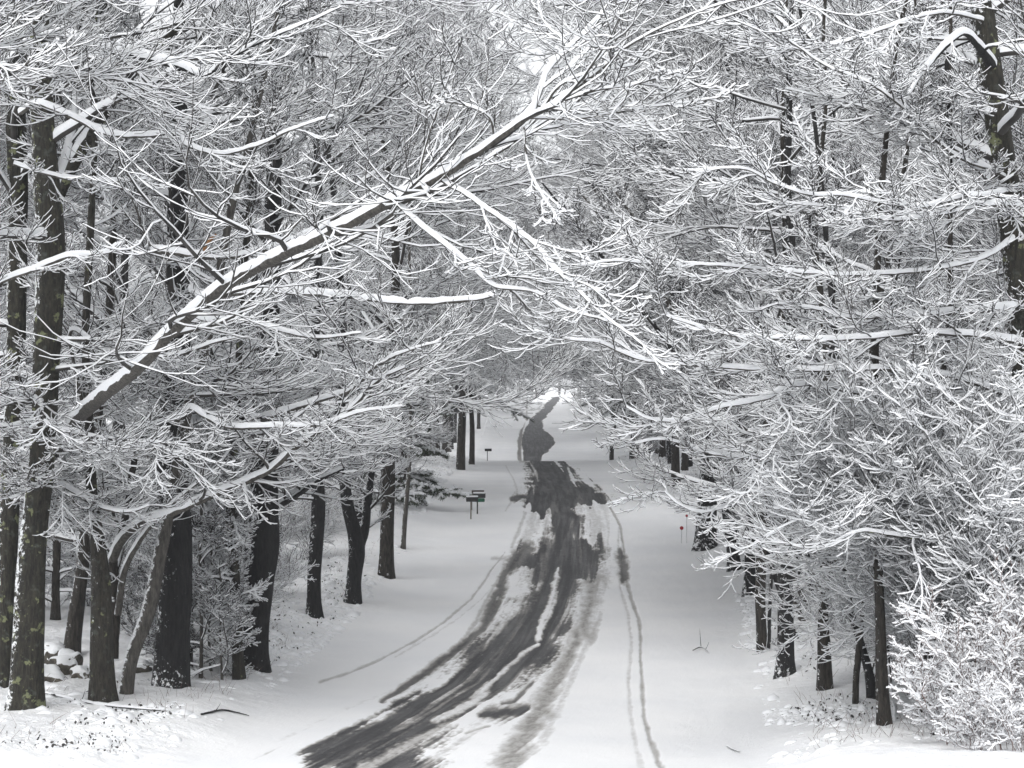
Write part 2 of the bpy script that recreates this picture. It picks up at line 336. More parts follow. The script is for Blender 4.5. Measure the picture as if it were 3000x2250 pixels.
# edges of the main thawed band, in photo pixels
edgeL = zx([(860, 236), (862, 300), (866, 400), (846, 470), (948, 482), (955, 545), (900, 600), (868, 648), (800, 690), (778, 730), (872, 745), (862, 800), (830, 870), (790, 950), (720, 1015), (640, 1090), (520, 1190), (400, 1300), (240, 1405), (100, 1480), (-60, 1560), (-200, 1650)])
edgeR = zx([(955, 236), (1060, 262), (1085, 292), (1100, 330), (1180, 362), (1240, 405), (1250, 438), (1110, 446), (1135, 520), (1128, 580), (1100, 604), (1190, 612), (1232, 660), (1236, 710), (1205, 765), (1150, 800), (1108, 772), (1098, 868), (1075, 950), (1045, 1040), (998, 1110), (955, 1175), (880, 1245), (770, 1340), (620, 1430), (490, 1500), (440, 1580), (425, 1660)])
LIGHT = [  # strokes: polyline (x, y, half width px), strength  (negative = snow left on the band, positive = bared)
    (zx([(1012, 735, 4), (995, 800, 12), (965, 900, 14), (935, 980, 12), (905, 1060, 8)]), -1.0),
    (zx([(905, 1090, 5), (840, 1130, 9), (720, 1240, 9), (640, 1320, 16), (540, 1385, 14), (430, 1440, 7)]), -0.75),
    (zx([(840, 1290, 5), (700, 1370, 9), (540, 1450, 12), (300, 1550, 14), (100, 1660, 18)]), -0.5),
    (zx([(1050, 270, 3), (1075, 330, 6), (1060, 300, 4)]), -0.8),
    (zx([(1110, 290, 3), (1160, 340, 4), (1190, 372, 6)]), -0.6),
    (zx([(870, 240, 3), (900, 290, 4), (910, 330, 2)]), -0.5),
    (zx([(1030, 620, 3), (1045, 700, 3), (1050, 760, 2)]), -0.18),
    (zx([(760, 1000, 8), (640, 1110, 12), (520, 1200, 18), (420, 1290, 12)]), -0.25),
    # bared or packed streaks outside the band
    (zx([(855, 640, 20), (800, 700, 24), (760, 760, 14), (720, 860, 20), (690, 940, 18), (650, 1010, 16), (560, 1090, 14), (440, 1180, 15), (300, 1280, 12), (190, 1350, 8)]), 0.75),
    (zx([(740, 760, 5), (690, 850, 6), (620, 990, 8), (530, 1110, 8)]), 0.4),
    (zx([(850, 480, 5), (820, 560, 7), (790, 640, 7)]), 0.35),
    (zx([(885, 490, 12), (880, 545, 16), (850, 600, 12)]), 0.3),
    (zx([(928, 490, 12), (905, 540, 12), (860, 600, 10)]), 0.25),
    (zx([(700, 690, 6), (790, 690, 8)]), 0.35),
    (zx([(1150, 450, 14), (1180, 520, 26), (1190, 600, 26)]), 0.3),
    (zx([(1215, 450, 18), (1240, 560, 5), (1235, 640, 4)]), 0.25),
    (zx([(1165, 790, 36), (1150, 870, 26), (1140, 950, 32), (1125, 1030, 36)]), 0.5),
    (zx([(1140, 925, 22), (1130, 940, 30)]), 0.4),
    (zx([(1120, 1018, 34), (1120, 1028, 38)]), 0.45),
    (zx([(1095, 1030, 26), (1050, 1150, 24), (985, 1270, 26), (930, 1370, 34), (860, 1500, 36), (770, 1660, 44)]), 0.55),
    (zx([(1150, 1040, 10), (1110, 1150, 12), (1060, 1250, 10), (1000, 1400, 12), (940, 1530, 18)]), 0.28),
    (zx([(850, 1392, 16), (760, 1402, 22), (690, 1412, 22), (650, 1420, 12)]), 0.95),
    (zx([(960, 1400, 30), (900, 1385, 22)]), 0.5),
    (zx([(890, 1262, 6), (850, 1300, 7), (800, 1350, 7), (740, 1362, 6)]), 0.7),
    (zx([(690, 1466, 4), (580, 1500, 6)]), 0.5),
    (zx([(1297, 650, 8), (1300, 680, 16), (1302, 765, 17), (1304, 800, 8)]), 0.75),
    (zx([(1240, 445, 3), (1290, 540, 4), (1310, 640, 5), (1318, 790, 5), (1350, 900, 5), (1380, 990, 5), (1385, 1150, 5), (1392, 1300, 6), (1400, 1420, 6), (1430, 1540, 8), (1480, 1660, 10)]), 0.5),
    (zx([(1285, 520, 3), (1285, 640, 4), (1290, 820, 4), (1330, 960, 5), (1342, 1100, 5), (1330, 1250, 6), (1338, 1400, 7), (1355, 1520, 8), (1390, 1660, 10)]), 0.28),
    (zx([(760, 660, 2), (690, 750, 3), (600, 880, 4), (470, 990, 4), (350, 1070, 4), (180, 1160, 4), (40, 1220, 5), (-100, 1270, 5)]), 0.4),
    (zx([(730, 780, 2), (650, 880, 3), (540, 970, 3), (420, 1050, 4), (250, 1150, 4)]), 0.22),
    (zx([(240, 1300, 4), (0, 1400, 5), (-300, 1540, 5)]), 0.15),
    (zx([(760, 260, 2), (800, 330, 3), (815, 380, 4), (760, 470, 3)]), 0.28),
    (zx([(795, 415, 9), (815, 405, 10), (860, 404, 5)]), 0.85),
    (zx([(830, 236, 5), (850, 236, 8)]), 0.5),
    (zx([(1390, 80, 2), (1390, 300, 2)]), 0.0)]
def stroke(X, Y, pts):
    pts = np.array(pts, float); best = np.full(X.shape, 9.0)
    x0, x1 = pts[:, 0].min()-80, pts[:, 0].max()+80; y0, y1 = pts[:, 1].min()-80, pts[:, 1].max()+80
    sel = (X > x0) & (X < x1) & (Y > y0) & (Y < y1); x = X[sel]; y = Y[sel]; bb = np.full(x.shape, 9.0)
    for p, q in zip(pts[:-1], pts[1:]):
        d = q[:2]-p[:2]; L2 = (d**2).sum()+1e-9
        t = np.clip(((x-p[0])*d[0]+(y-p[1])*d[1])/L2, 0, 1)
        dist = np.hypot(x-p[0]-t*d[0], (y-p[1]-t*d[1])); wd = p[2]+(q[2]-p[2])*t
        bb = np.minimum(bb, dist/np.maximum(wd, 0.5))
    best[sel] = bb; return best
MIDY = [1350, 1430, 1510, 1600, 1700, 1800, 1900, 2000, 2100, 2180, 2250, 2330]; MIDX = [1590, 1640, 1650, 1640, 1625, 1590, 1530, 1440, 1290, 1150, 1020, 850]
def lane_u(X, Y):
    """metres across the thawed lane"""
    return (X-np.interp(Y, MIDY, MIDX))/np.interp(Y, [1350, 1510, 1800, 2250], [38, 68, 95, 150])
def bare_near(X, Y, wx, wy):
    """X, Y photo pixels; wx, wy world position for the ragged edges"""
    n1 = fbm(wx*1.1, wy*0.35, 4); n2 = fbm(wx*5+9, wy*1.2, 3)
    sc = np.interp(Y, [1350, 1510, 1800, 2250], [38, 68, 95, 150]); Yd = Y+(n1*.16+fbm(wx*.5+3, wy*.3, 2)*.22+fbm(lane_u(X, Y)*3.2+2, wy*.02, 3)*.65)*sc
    l = np.interp(Yd, [p[1] for p in edgeL], [p[0] for p in edgeL]); r = np.interp(Yd, [p[1] for p in edgeR], [p[0] for p in edgeR])
    sc = np.interp(Y, [1350, 1510, 1800, 2250], [38, 68, 95, 150])
    u_ = lane_u(X, Y); n3 = fbm(u_*6, wy*0.13+4, 4); n4 = fbm(wx*14, wy*5, 3); n5 = fbm(u_*2.2+8, wy*0.05, 2)
    dd = np.minimum(X-l, r-X)+(n1*0.36+n2*0.12+n3*0.34+n4*0.08)*sc
    m = sstep(-0.30, 0.34, dd/sc+n4*.16+n3*.10)
    fade = sstep(0.0, 0.9, dd/sc)                   # packed rims and grey slush toward the edges
    out = m*(1-0.55*(1-fade)*sstep(-.15, .5, n3+n5*.8)-.30*sstep(.12, .45, n3+n5*.4))
    halo = sstep(-0.9, 0.0, dd/sc)*sstep(0.0, .6, n3+.3*n5)*.30
    out = np.maximum(out, halo)
    for pts, st in LIGHT:
        thin = 1.0 if max(p[2] for p in pts) > 11 else .3
        q = stroke(X+(n1*0.10+n3*.05)*thin*sc, Y, pts); v = (1-sstep(0.15, 1.75, q+n2*0.5+n3*.7+n4*.35))
        if st < 0: out = out*(1+st*v)
        elif st > 0: out = np.maximum(out, st*v)
    out = np.where(out > .9, out-0.10*sstep(.05, .5, n3), out)
    return np.clip(out+(n4*.10+n3*.08)*(out > .08), 0, 1)
def poly_rows(X, Y, L_, R_, nz, sc):
    l = np.interp(Y, [p[0] for p in L_], [p[1] for p in L_]); r = np.interp(Y, [p[0] for p in R_], [p[1] for p in R_])
    return sstep(-3.0, 3.5, np.minimum(X-l, r-X)+nz*sc)
def bare_far(X, Y, wx, wy):
    # zoom 4 : photo = 1300 + x/3.318, 1100 + y/3.318
    f = lambda L_: [(1100+y/3.318, 1300+x/3.318) for y, x in L_]
    nz = fbm(wx*0.9, wy*0.05, 3)*1.3+fbm(wx*3, wy*.2, 2)*.4; Y = Y+fbm(wx*.7+5, wy*.1, 3)*7
    l = f([(225, 1040), (330, 940), (420, 850), (520, 790), (620, 765), (700, 770), (830, 780)]); r = f([(225, 1130), (330, 1060), (440, 960), (520, 965), (560, 1010), (610, 1065), (650, 1085), (690, 1050), (735, 1010), (765, 965), (830, 945)])
    m = poly_rows(X, Y, l, r, nz, 5)
    l2 = f([(440, 800), (520, 750), (640, 720), (760, 715), (830, 725)]); r2 = f([(440, 815), (520, 770), (640, 755), (760, 755), (830, 760)])
    m = np.maximum(m, 0.6*poly_rows(X, Y, l2, r2, nz, 4))
    return m
yy = np.r_[np.arange(2330, 1352, -2.2)]
ry = np.interp(yy, [r[0] for r in ROWS[::-1]], [0]*7)
# depth of the rows: invert photo row -> depth on the road
_dd = np.linspace(38, 190, 4000); _py = HOR-(road_z(_dd)-CZ)/_dd*F
def y2d(y): return np.interp(y, _py[::-1], _dd[::-1]) if np.all(np.diff(_py[::-1]) > 0) else np.array([_dd[np.argmin(abs(_py-v))] for v in y])
dn = np.unique(np.round(y2d(yy), 3)); dn = dn[np.r_[True, np.diff(dn) > 0.03]]
rY = np.r_[np.arange(10, dn[0]-0.2, 1.0), dn, np.arange(dn[-1]+0.5, 240, 1.2), np.arange(240, 700, 1.6), np.arange(700, 1000, 12)]
ru = np.r_[np.arange(-5.6, 5.61, 0.032)]
RX = road_x(rY)[:, None]+ru[None, :]; RY = np.repeat(rY[:, None], len(ru), 1)
PX = 1500+RX/RY*F; PYr = HOR-(ground_base(RX, RY)-CZ)/RY*F
bare = np.where(RY < 200, bare_near(PX, PYr, RX, RY), bare_far(PX, PYr, RX, RY))
bare = bare*(1-sstep(5.0, 5.5, np.abs(ru)))[None, :]*sstep(36, 44, RY)**0.001
snowh = 0.022*(1-sstep(0.05, 0.95, bare))
edge = 0.0; bl = sstep(4.5, 5.2, np.abs(ru))[None, :]
RZ = ground_base(RX, RY)+snowh+0.012*fbm(RX*1.5, RY*0.5, 3)*(1-bare)-0.02*np.clip(bare, 0, 0.6)
RZ = RZ*(1-bl)+(ground_z(RX, RY)+.005)*bl-edge*0.35
idx = np.arange(RX.size).reshape(RX.shape); a = idx[:-1, :-1]; b = idx[:-1, 1:]; c = idx[1:, 1:]; d = idx[1:, :-1]
mr, n, b_, L = mat('thawing_road')
at = N(n, 'ShaderNodeAttribute'); at.attribute_name = 'bare'
tc = N(n, 'ShaderNodeTexCoord'); mp = N(n, 'ShaderNodeMapping'); mp.inputs['Scale'].default_value = (1, 0.25, 1); la = N(n, 'ShaderNodeAttribute'); la.attribute_name = 'lane'; L.new(la.outputs['Vector'], mp.inputs['Vector'])
n1 = N(n, 'ShaderNodeTexNoise', Scale=7.0, Detail=8.0, Roughness=0.7); L.new(mp.outputs[0], n1.inputs['Vector'])
n2 = N(n, 'ShaderNodeTexNoise', Scale=0.9, Detail=4.0, Roughness=0.6); L.new(mp.outputs[0], n2.inputs['Vector'])
n3 = N(n, 'ShaderNodeTexNoise', Scale=60.0, Detail=3.0); L.new(tc.outputs['Object'], n3.inputs['Vector'])
asph = ramp(n, n2.outputs[0], [(0.35, (0.070, 0.071, 0.073)), (0.65, (0.145, 0.145, 0.145))], L)
n6 = N(n, 'ShaderNodeTexNoise', Scale=1.0, Detail=6.0, Roughness=0.65); mp6 = N(n, 'ShaderNodeMapping'); mp6.inputs['Scale'].default_value = (3.6, 0.09, 1); L.new(la.outputs['Vector'], mp6.inputs['Vector']); L.new(mp6.outputs[0], n6.inputs['Vector'])
asph = mixc(n, L, ramp(n, n6.outputs[0], [(.42, (1, 1, 1)), (.58, (0, 0, 0))], L), asph, (.040, .040, .042))
n7 = N(n, 'ShaderNodeTexNoise', Scale=9.0, Detail=8.0, Roughness=0.8); L.new(mp.outputs[0], n7.inputs['Vector'])
asph = mixc(n, L, ramp(n, n7.outputs[0], [(.56, (0, 0, 0)), (.68, (.6, .6, .6))], L), asph, (.40, .39, .37))
asph = mixc(n, L, ramp(n, n3.outputs[0], [(0.66, (0, 0, 0)), (0.72, (0.5, 0.5, 0.5))], L), asph, (0.30, 0.30, 0.30))
slush = ramp(n, n1.outputs[0], [(0.3, (0.22, 0.21, 0.195)), (0.7, (0.48, 0.47, 0.45))], L)
mm = N(n, 'ShaderNodeMath', operation='MULTIPLY_ADD'); L.new(n1.outputs[0], mm.inputs[0]); mm.inputs[1].default_value = 0.75; L.new(at.outputs['Fac'], mm.inputs[2])
ss = N(n, 'ShaderNodeMath', operation='SUBTRACT'); L.new(mm.outputs[0], ss.inputs[0]); ss.inputs[1].default_value = 0.375
ns2 = N(n, 'ShaderNodeTexNoise', Scale=0.35, Detail=4.0); L.new(tc.outputs['Object'], ns2.inputs['Vector']); scol = ramp(n, ns2.outputs[0], [(0.35, (0.86, 0.872, 0.89)), (0.65, (0.915, 0.922, 0.93))], L)
c1 = mixc(n, L, ramp(n, ss.outputs[0], [(0.10, (0, 0, 0)), (0.58, (1, 1, 1))], L), scol, slush)
f2 = ramp(n, ss.outputs[0], [(0.50, (0, 0, 0)), (0.82, (1, 1, 1))], L)
c2 = mixc(n, L, f2, c1, asph)
L.new(c2, b_.inputs['Base Color'])
rr = N(n, 'ShaderNodeMapRange'); L.new(f2, rr.inputs[0]); rr.inputs[3].default_value = 0.8; rr.inputs[4].default_value = 0.50; b_.inputs['Specular IOR Level'].default_value = 0.3; L.new(rr.outputs[0], b_.inputs['Roughness'])
bp = N(n, 'ShaderNodeBump', Strength=0.3, Distance=0.03); L.new(n1.outputs[0], bp.inputs['Height'])
ng = N(n, 'ShaderNodeTexNoise', Scale=2.2, Detail=8.0, Roughness=0.62); L.new(tc.outputs['Object'], ng.inputs['Vector']); ar = N(n, 'ShaderNodeAttribute'); ar.attribute_name = 'rough'
mu = N(n, 'ShaderNodeMath', operation='MULTIPLY_ADD'); L.new(ar.outputs['Fac'], mu.inputs[0]); mu.inputs[1].default_value = .75; mu.inputs[2].default_value = .12
ngr = N(n, 'ShaderNodeTexNoise', Scale=22.0, Detail=5.0, Roughness=0.7); L.new(tc.outputs['Object'], ngr.inputs['Vector']); bgr = N(n, 'ShaderNodeBump', Strength=0.5, Distance=0.03); L.new(ngr.outputs[0], bgr.inputs['Height']); L.new(bgr.outputs[0], bp.inputs['Normal'])
bp2 = N(n, 'ShaderNodeBump', Distance=0.20); L.new(mu.outputs[0], bp2.inputs['Strength']); L.new(ng.outputs[0], bp2.inputs['Height']); L.new(bp.outputs[0], bp2.inputs['Normal']); L.new(bp2.outputs[0], b_.inputs['Normal'])
ro = mesh_np('road', np.stack([RX, RY, RZ], -1).reshape(-1, 3), np.stack([a, b, c, d], -1).reshape(-1, 4), None, [mr])
at_ = ro.data.attributes.new('bare', 'FLOAT', 'POINT'); at_.data.foreach_set('value', bare.astype(np.float32).ravel())
UL = np.where(RY < 200, lane_u(PX, PYr), RX-road_x(RY)); at_ = ro.data.attributes.new('lane', 'FLOAT_VECTOR', 'POINT'); at_.data.foreach_set('vector', np.stack([UL, RY, 0*UL], -1).astype(np.float32).ravel())
at_ = ro.data.attributes.new('rough', 'FLOAT', 'POINT'); at_.data.foreach_set('value', (roughness_at(RX, RY)*(1-bare)).astype(np.float32).ravel())
tag(ro, kind='structure')

# ------------------------------------------------------------------ trees traced from the roadside
def px_poly(pts, dflt=None):
    """(px, py, width px, depth) -> x,y,z,r"""
    out = []
    for p in pts:
        q = P(p[0], p[1], p[3]); out.append((q[0], q[1], q[2], p[2]/2*p[3]/F))
    return np.array(out)
BARKS = {'oak': M_OAK, 'oaks': M_OAKS, 'brown': M_BROWN, 'grey': M_GREY, 'lichen': M_LICHEN, 'mossy': M_MOSSY}
ROADSIDE = {}
_seed = [10]
def traced_tree(key, pts, bark, label, cat='tree', depth=None, limbs=(), top=True, dens=1.0, snow=1.0, crown_from=0.35, nl=9, group=None, name=None, lean=None, LL=5.4, rise=0.35):
    """pts: (px, py, width px[, depth offset]) from the foot upward; the crown grows above"""
    _seed[0] += 1; rng = np.random.default_rng(_seed[0])
    d0 = depth or depth_on_ground(pts[0][0], pts[0][1])
    pp = px_poly([(p[0], p[1], p[2], d0+(p[3] if len(p) > 3 else 0)) for p in pts])
    base = pp[0, :3].copy(); gz = float(ground_z(base[0], base[1])); base[2] = gz
    pp[0, 2] = min(pp[0, 2], gz)-0.25
    t = empty(name or ('oak_tree' if bark.startswith('oak') else 'maple_tree' if bark != 'grey' else 'beech_tree'), base, label, cat, group)
    if top:                                     # carry the trunk on upward, thinning
        dirv = pp[-1, :3]-pp[-2, :3]; dirv /= np.linalg.norm(dirv); q = pp[-1].copy(); ext = []
        H = 20.0-(q[2]-gz); r = q[3]; ns = max(2, int(H/1.6))
        for i in range(ns):
            dirv = dirv*0.8+np.array([0.03*rng.standard_normal(), 0.03*rng.standard_normal(), 0.22]); dirv += rng.standard_normal(3)*0.05; dirv /= np.linalg.norm(dirv)
            q = q.copy(); q[:3] += dirv*1.6; q[3] = r*(1-(i+1)/ns)+0.02; ext.append(q)
        pp = np.vstack([pp]+[e[None] for e in ext]) if ext else pp
    trunk_mesh('trunk', pp, BARKS[bark], t, base, sides=20, flare=0.42 if bark.startswith('oak') else 0.24, seed=_seed[0], rough=0.09 if bark != 'grey' else 0.03)
    if nl:
        C = spline(pp, 24)
        i0 = int(24*crown_from*0.72); nl = int(nl*1.7)
        Q, R = grow(C[None, i0:, :3], C[None, i0:, 3], nl, LL, 12, 0.0, 0.95, (0.7, 1.35), 0.25, 0.02, rise*0.25, 0.07, 0.42, 0.02, 0.12, rng, rel=False)
        b = Buf(); sweep(b, Q, R, 6, 4, snow, rng, 0.022)
        crown(b, Q, R, dens, snow, rng)
        b.make('crown', [M_TWIG, M_SNOW], t, base)
    ROADSIDE[key] = (t, base, rng)
    return t
def traced_limb(key, pts0, nm='limb', bark=M_GREY, nchild=8, dens=1.0, snow=1.0, L1=0.42, lv=(9, 8, 4), up=0.13, droop=0.03, flat=0.45, Lc=(0.42, 0.48, 0.55), t0=0.1, s0=0.0155, twigs=True, k=None, taper=True, snowk=1.0, wf=.8):
    """a limb traced in the photo; belongs to the tree 'key' and grows its own twigs"""
    t, base, rng = ROADSIDE[key]
    pp = px_poly([(p[0], p[1], p[2]*wf, p[3]) for p in pts0]); ln = np.linalg.norm(np.diff(pp[:, :3], axis=0), axis=1).sum()
    k = k or max(8, int(ln/0.11)); C = spline(pp, k); Pc = C[None, :, :3].copy(); Rc = np.clip(C[None, :, 3], 0.006, None)
    wv = np.cumsum(rng.standard_normal((k, 3)), 0)*0.004*min(1, ln/4); wv -= np.linspace(0, 1, k)[:, None]*wv[-1]; Pc[0] += wv
    b = Buf(); sweep(b, Pc, Rc, 9, 6, snow*snowk, rng, 0.022, 0.50, 0.13, 0.015)
    b.make(nm, [bark, M_SNOW], t, base)
    if twigs:
        b = Buf()
        crown(b, Pc, Rc, dens, snow, rng, lv, (L1, Lc[1], Lc[2]), 0.0075, t0, up, droop, flat, 0.10, s0)
        b.make('twigs', [M_TWIG, M_SNOW], t, base)
# ------------------------------------------------------------------ left roadside trees
traced_tree('A', [(72, 2068, 100), (84, 1850, 92), (88, 1700, 86), (105, 1500, 78), (125, 1300, 74, -.3), (136, 1050, 78, -.5), (148, 750, 82, -.8), (128, 400, 70, -.8), (112, 100, 62, -.8), (105, -120, 55, -.8)],
            'lichen', 'big maple at the left edge with yellow-green lichen patches up its trunk', crown_from=.75, nl=8)
traced_tree('B', [(8, 2010, 66), (20, 1700, 58), (36, 1300, 54), (48, 900, 54), (50, 500, 58), (38, 150, 50), (30, -100, 44)],
            'lichen', 'dark maple cut by the left edge of the photo behind the lichened trunk', crown_from=.75, nl=8)
traced_tree('C', [(305, 2048, 74), (300, 1900, 66), (298, 1750, 60), (290, 1620, 48), (270, 1450, 34), (262, 1250, 26), (250, 1000, 22)],
            'mossy', 'forked mossy brown maple between the lichened tree and the leaning grey beech', crown_from=.6, nl=5, LL=2.5)
traced_tree('D', [(362, 2042, 38), (385, 1930, 40), (432, 1800, 40), (458, 1680, 39), (482, 1560, 37), (500, 1450, 36), (530, 1300, 34), (560, 1150, 30), (620, 950, 24)],
            'grey', 'leaning smooth grey beech with snow caught on its upper side', depth=56.2, crown_from=.65, nl=5, LL=2.5)
traced_tree('E', [(497, 2056, 116), (503, 1900, 108), (515, 1700, 100), (512, 1500, 90), (505, 1300, 86), (520, 1100, 74), (525, 850, 64), (520, 500, 54), (530, 100, 44)],
            'oaks', 'thick black oak speckled with snow near its foot', depth=57.5, crown_from=.45, nl=8)
traced_tree('G', [(205, 1925, 52), (222, 1800, 46), (240, 1680, 38), (252, 1550, 34), (275, 1350, 30), (300, 1100, 26)],
            'brown', 'tree leaning right behind the snow-capped stones', crown_from=.55, nl=5, LL=3)
traced_tree('H', [(742, 1952, 78), (748, 1850, 74), (757, 1700, 88), (765, 1600, 98), (768, 1480, 88), (780, 1300, 70), (790, 1000, 58), (800, 600, 48), (815, 200, 38)],
            'oak', 'big black oak with a low limb rising to the right', crown_from=.35, nl=9)
traced_tree('I', [(703, 1990, 34), (692, 1800, 32), (684, 1600, 30), (676, 1450, 28), (690, 1250, 24), (700, 1050, 20)],
            'mossy', 'slim mossy trunk just left of the big black oak', crown_from=.5, nl=5, LL=2.3)
traced_tree('J', [(920, 1808, 40), (922, 1650, 40), (932, 1500, 38), (930, 1350, 34), (920, 1100, 30), (930, 800, 24)],
            'oak', 'straight dark tree between the black oak and the forked one', crown_from=.4, nl=8)
traced_tree('K', [(1032, 1768, 44), (1038, 1690, 42), (1046, 1620, 48), (1040, 1560, 44), (1018, 1470, 36), (1008, 1350, 30), (1000, 1150, 24)],
            'oak', 'crooked black tree forking low beside the straight dark tree', crown_from=.4, nl=8)
traced_tree('K2', [(1132, 1690, 46), (1134, 1550, 44), (1137, 1400, 42), (1140, 1280, 38), (1150, 1050, 32), (1160, 800, 24)],
            'brown', 'straight greenish brown trunk nearest the mailboxes', crown_from=.42, nl=9)
traced_tree('K3', [(1180, 1612, 14), (1185, 1540, 14), (1192, 1450, 13), (1200, 1350, 11), (1205, 1250, 9)],
            'grey', 'thin pale sapling right of the straight brown trunk', crown_from=.5, nl=6, LL=1.2, name='sapling')
traced_limb('K', [(1046, 1620, 40, 76), (1068, 1560, 36, 76), (1078, 1480, 30, 76), (1090, 1380, 24, 76), (1120, 1240, 18, 76)], 'fork', M_OAK)
traced_limb('C', [(330, 1930, 42, 56.5), (338, 1750, 40, 56.5), (330, 1640, 34, 56.4), (352, 1580, 30, 56.3), (372, 1500, 26, 56.2), (385, 1400, 25, 56), (412, 1280, 22, 56), (460, 1210, 16, 56)], 'fork', M_BROWN)
traced_limb('C', [(330, 1640, 34, 56.4), (352, 1590, 34, 56), (395, 1548, 32, 55.5), (450, 1522, 30, 55), (520, 1502, 28, 54.5), (640, 1448, 26, 54), (780, 1385, 24, 53), (850, 1325, 22, 52.5), (930, 1270, 18, 52), (1010, 1215, 16, 51.5), (1100, 1120, 12, 51), (1190, 1075, 9, 50)],
            'arching_limb', M_GREY, lv=(14, 9, 4), L1=.26, t0=.3)
traced_limb('C', [(345, 1800, 26, 56.3), (362, 1680, 24, 56), (400, 1600, 20, 55.6), (440, 1540, 16, 55.3), (520, 1460, 12, 55), (600, 1400, 8, 54.8)], 'limb', M_GREY, lv=(6, 7, 3), t0=.5)
# the great diagonal limb over the road
traced_limb('A', [(120, 1400, 56.2, 57.00), (170, 1310, 54.8, 55.30), (230, 1222, 51.8, 52.75), (390, 1080, 48.8, 48.00), (480, 985, 45.9, 47.00), (600, 878, 45.9, 45.50), (746, 785, 45.9, 44.00), (970, 682, 42.9, 42.00), (1120, 603, 38.5, 41.00), (1292, 517, 34.0, 40.00), (1398, 450, 28.1, 39.50), (1530, 352, 20.7, 39.00), (1620, 305, 16.3, 38.50), (1769, 196, 14.1, 38.00), (1840, 137, 9.6, 37.50), (1960, 70, 6.7, 37.00), (2110, 10, 3.7, 36.50)],
            'great_limb', M_GREY, lv=(17, 9, 4), L1=.20, t0=.35, up=.15, snowk=.7, wf=.84)
traced_limb('A', [(1398, 450, 30, 39.50), (1500, 380, 26, 39.50), (1560, 315, 22, 39.70), (1603, 212, 18, 39.90), (1640, 165, 14, 40.10), (1696, 113, 12, 40.30), (1763, 40, 9, 40.50), (1830, -40, 6, 40.50)], 'limb', M_OAK, lv=(10, 8, 4), L1=.35, t0=.3)
for pts in ([(1298, 530, 15, 40.00), (1411, 600, 14, 39.50), (1491, 656, 13, 39.00), (1570, 722, 12, 38.50), (1637, 795, 10, 38.20), (1749, 908, 7, 37.90), (1850, 985, 4, 37.70)],
            [(1166, 600, 16, 40.80), (1278, 696, 15, 40.30), (1371, 770, 14, 39.90), (1450, 838, 12, 39.50), (1564, 855, 10, 39.10), (1663, 908, 8, 38.70), (1796, 945, 5, 38.50)],
            [(1550, 345, 12, 39.00), (1680, 345, 10, 38.50), (1800, 330, 8, 38.00), (1930, 310, 6, 37.50), (2080, 290, 4, 37.00)],
            [(1610, 310, 11, 38.50), (1740, 265, 9, 38.00), (1880, 240, 7, 37.50), (2020, 200, 4, 37.00)],
            [(1590, 320, 12, 38.90), (1640, 250, 9, 38.50), (1720, 215, 8, 38.30), (1860, 190, 5, 37.50)],
            [(1450, 425, 10, 39.50), (1430, 340, 8, 39.00), (1330, 300, 7, 38.80), (1280, 310, 4, 38.50)],
            [(1220, 560, 9, 40.50), (1245, 440, 7, 40.20), (1290, 300, 5, 39.90), (1345, 150, 4, 39.50)],
            [(1535, 375, 9, 39.50), (1545, 480, 8, 39.30), (1580, 560, 7, 39.00), (1640, 650, 5, 38.50)]):
    traced_limb('A', pts, 'limb', M_GREY, lv=(8, 7, 3), L1=.40, t0=.1)
traced_limb('A', [(150, 480, 40, 56.5), (90, 330, 38, 55), (40, 230, 36, 54), (35, 170, 34, 53.5), (140, 97, 34, 52.5), (200, 105, 32, 52), (280, 130, 32, 51.5), (430, 165, 32, 50.5), (520, 188, 28, 50), (600, 213, 22, 49.5), (700, 150, 15, 49), (800, 105, 11, 48.5), (1000, 20, 6, 48)], 'limb', M_OAK, lv=(14, 9, 4), L1=.22, t0=.35, snowk=1.2)
traced_limb('A', [(148, 640, 50, 56.3), (200, 510, 50, 55.8), (270, 395, 48, 55), (335, 290, 46, 54.5), (420, 175, 44, 54), (500, 95, 42, 53.5), (570, 20, 38, 53), (640, -80, 32, 53)], 'limb', M_LICHEN, lv=(8, 8, 4), L1=.3)
traced_limb('B', [(60, 330, 18, 52), (110, 300, 17, 51), (200, 335, 17, 50.5), (300, 385, 16, 50), (400, 398, 15, 49.5), (520, 392, 13, 49), (545, 425, 12, 48.8), (640, 452, 12, 48.5), (760, 425, 10, 48), (860, 380, 8, 47.5), (980, 340, 5, 47)], 'limb', M_GREY, lv=(12, 9, 4), L1=.24, snowk=1.3)
traced_limb('B', [(-60, 880, 18, 46), (0, 828, 18, 46), (100, 790, 17, 46), (200, 752, 16, 46), (300, 745, 12, 46), (345, 715, 6, 46)], 'limb', M_GREY, lv=(8, 8, 4), L1=.36, snowk=1.2)
traced_limb('B', [(40, 480, 14, 49), (60, 485, 14, 49), (180, 518, 14, 48.6), (330, 530, 12, 48.3), (430, 525, 8, 48)], 'limb', M_GREY, lv=(8, 8, 4), L1=.3)
traced_limb('E', [(505, 760, 26, 56), (455, 735, 24, 54), (520, 742, 22, 53.5), (640, 757, 21, 53), (760, 738, 18, 52), (860, 700, 14, 51), (980, 640, 9, 50), (1100, 560, 5, 50)], 'limb', M_GREY, lv=(9, 8, 4), L1=.3, snowk=1.1)
traced_limb('E', [(560, 850, 24, 55), (610, 873, 22, 52), (690, 858, 22, 51.6), (800, 856, 22, 51.2), (920, 862, 20, 50.8), (1030, 870, 19, 50.4), (1150, 886, 18, 50), (1300, 885, 16, 49.5), (1400, 874, 14, 49), (1455, 862, 13, 48.8)], 'limb', M_GREY, lv=(6, 7, 3), L1=.16, t0=0.0, snowk=1.35)
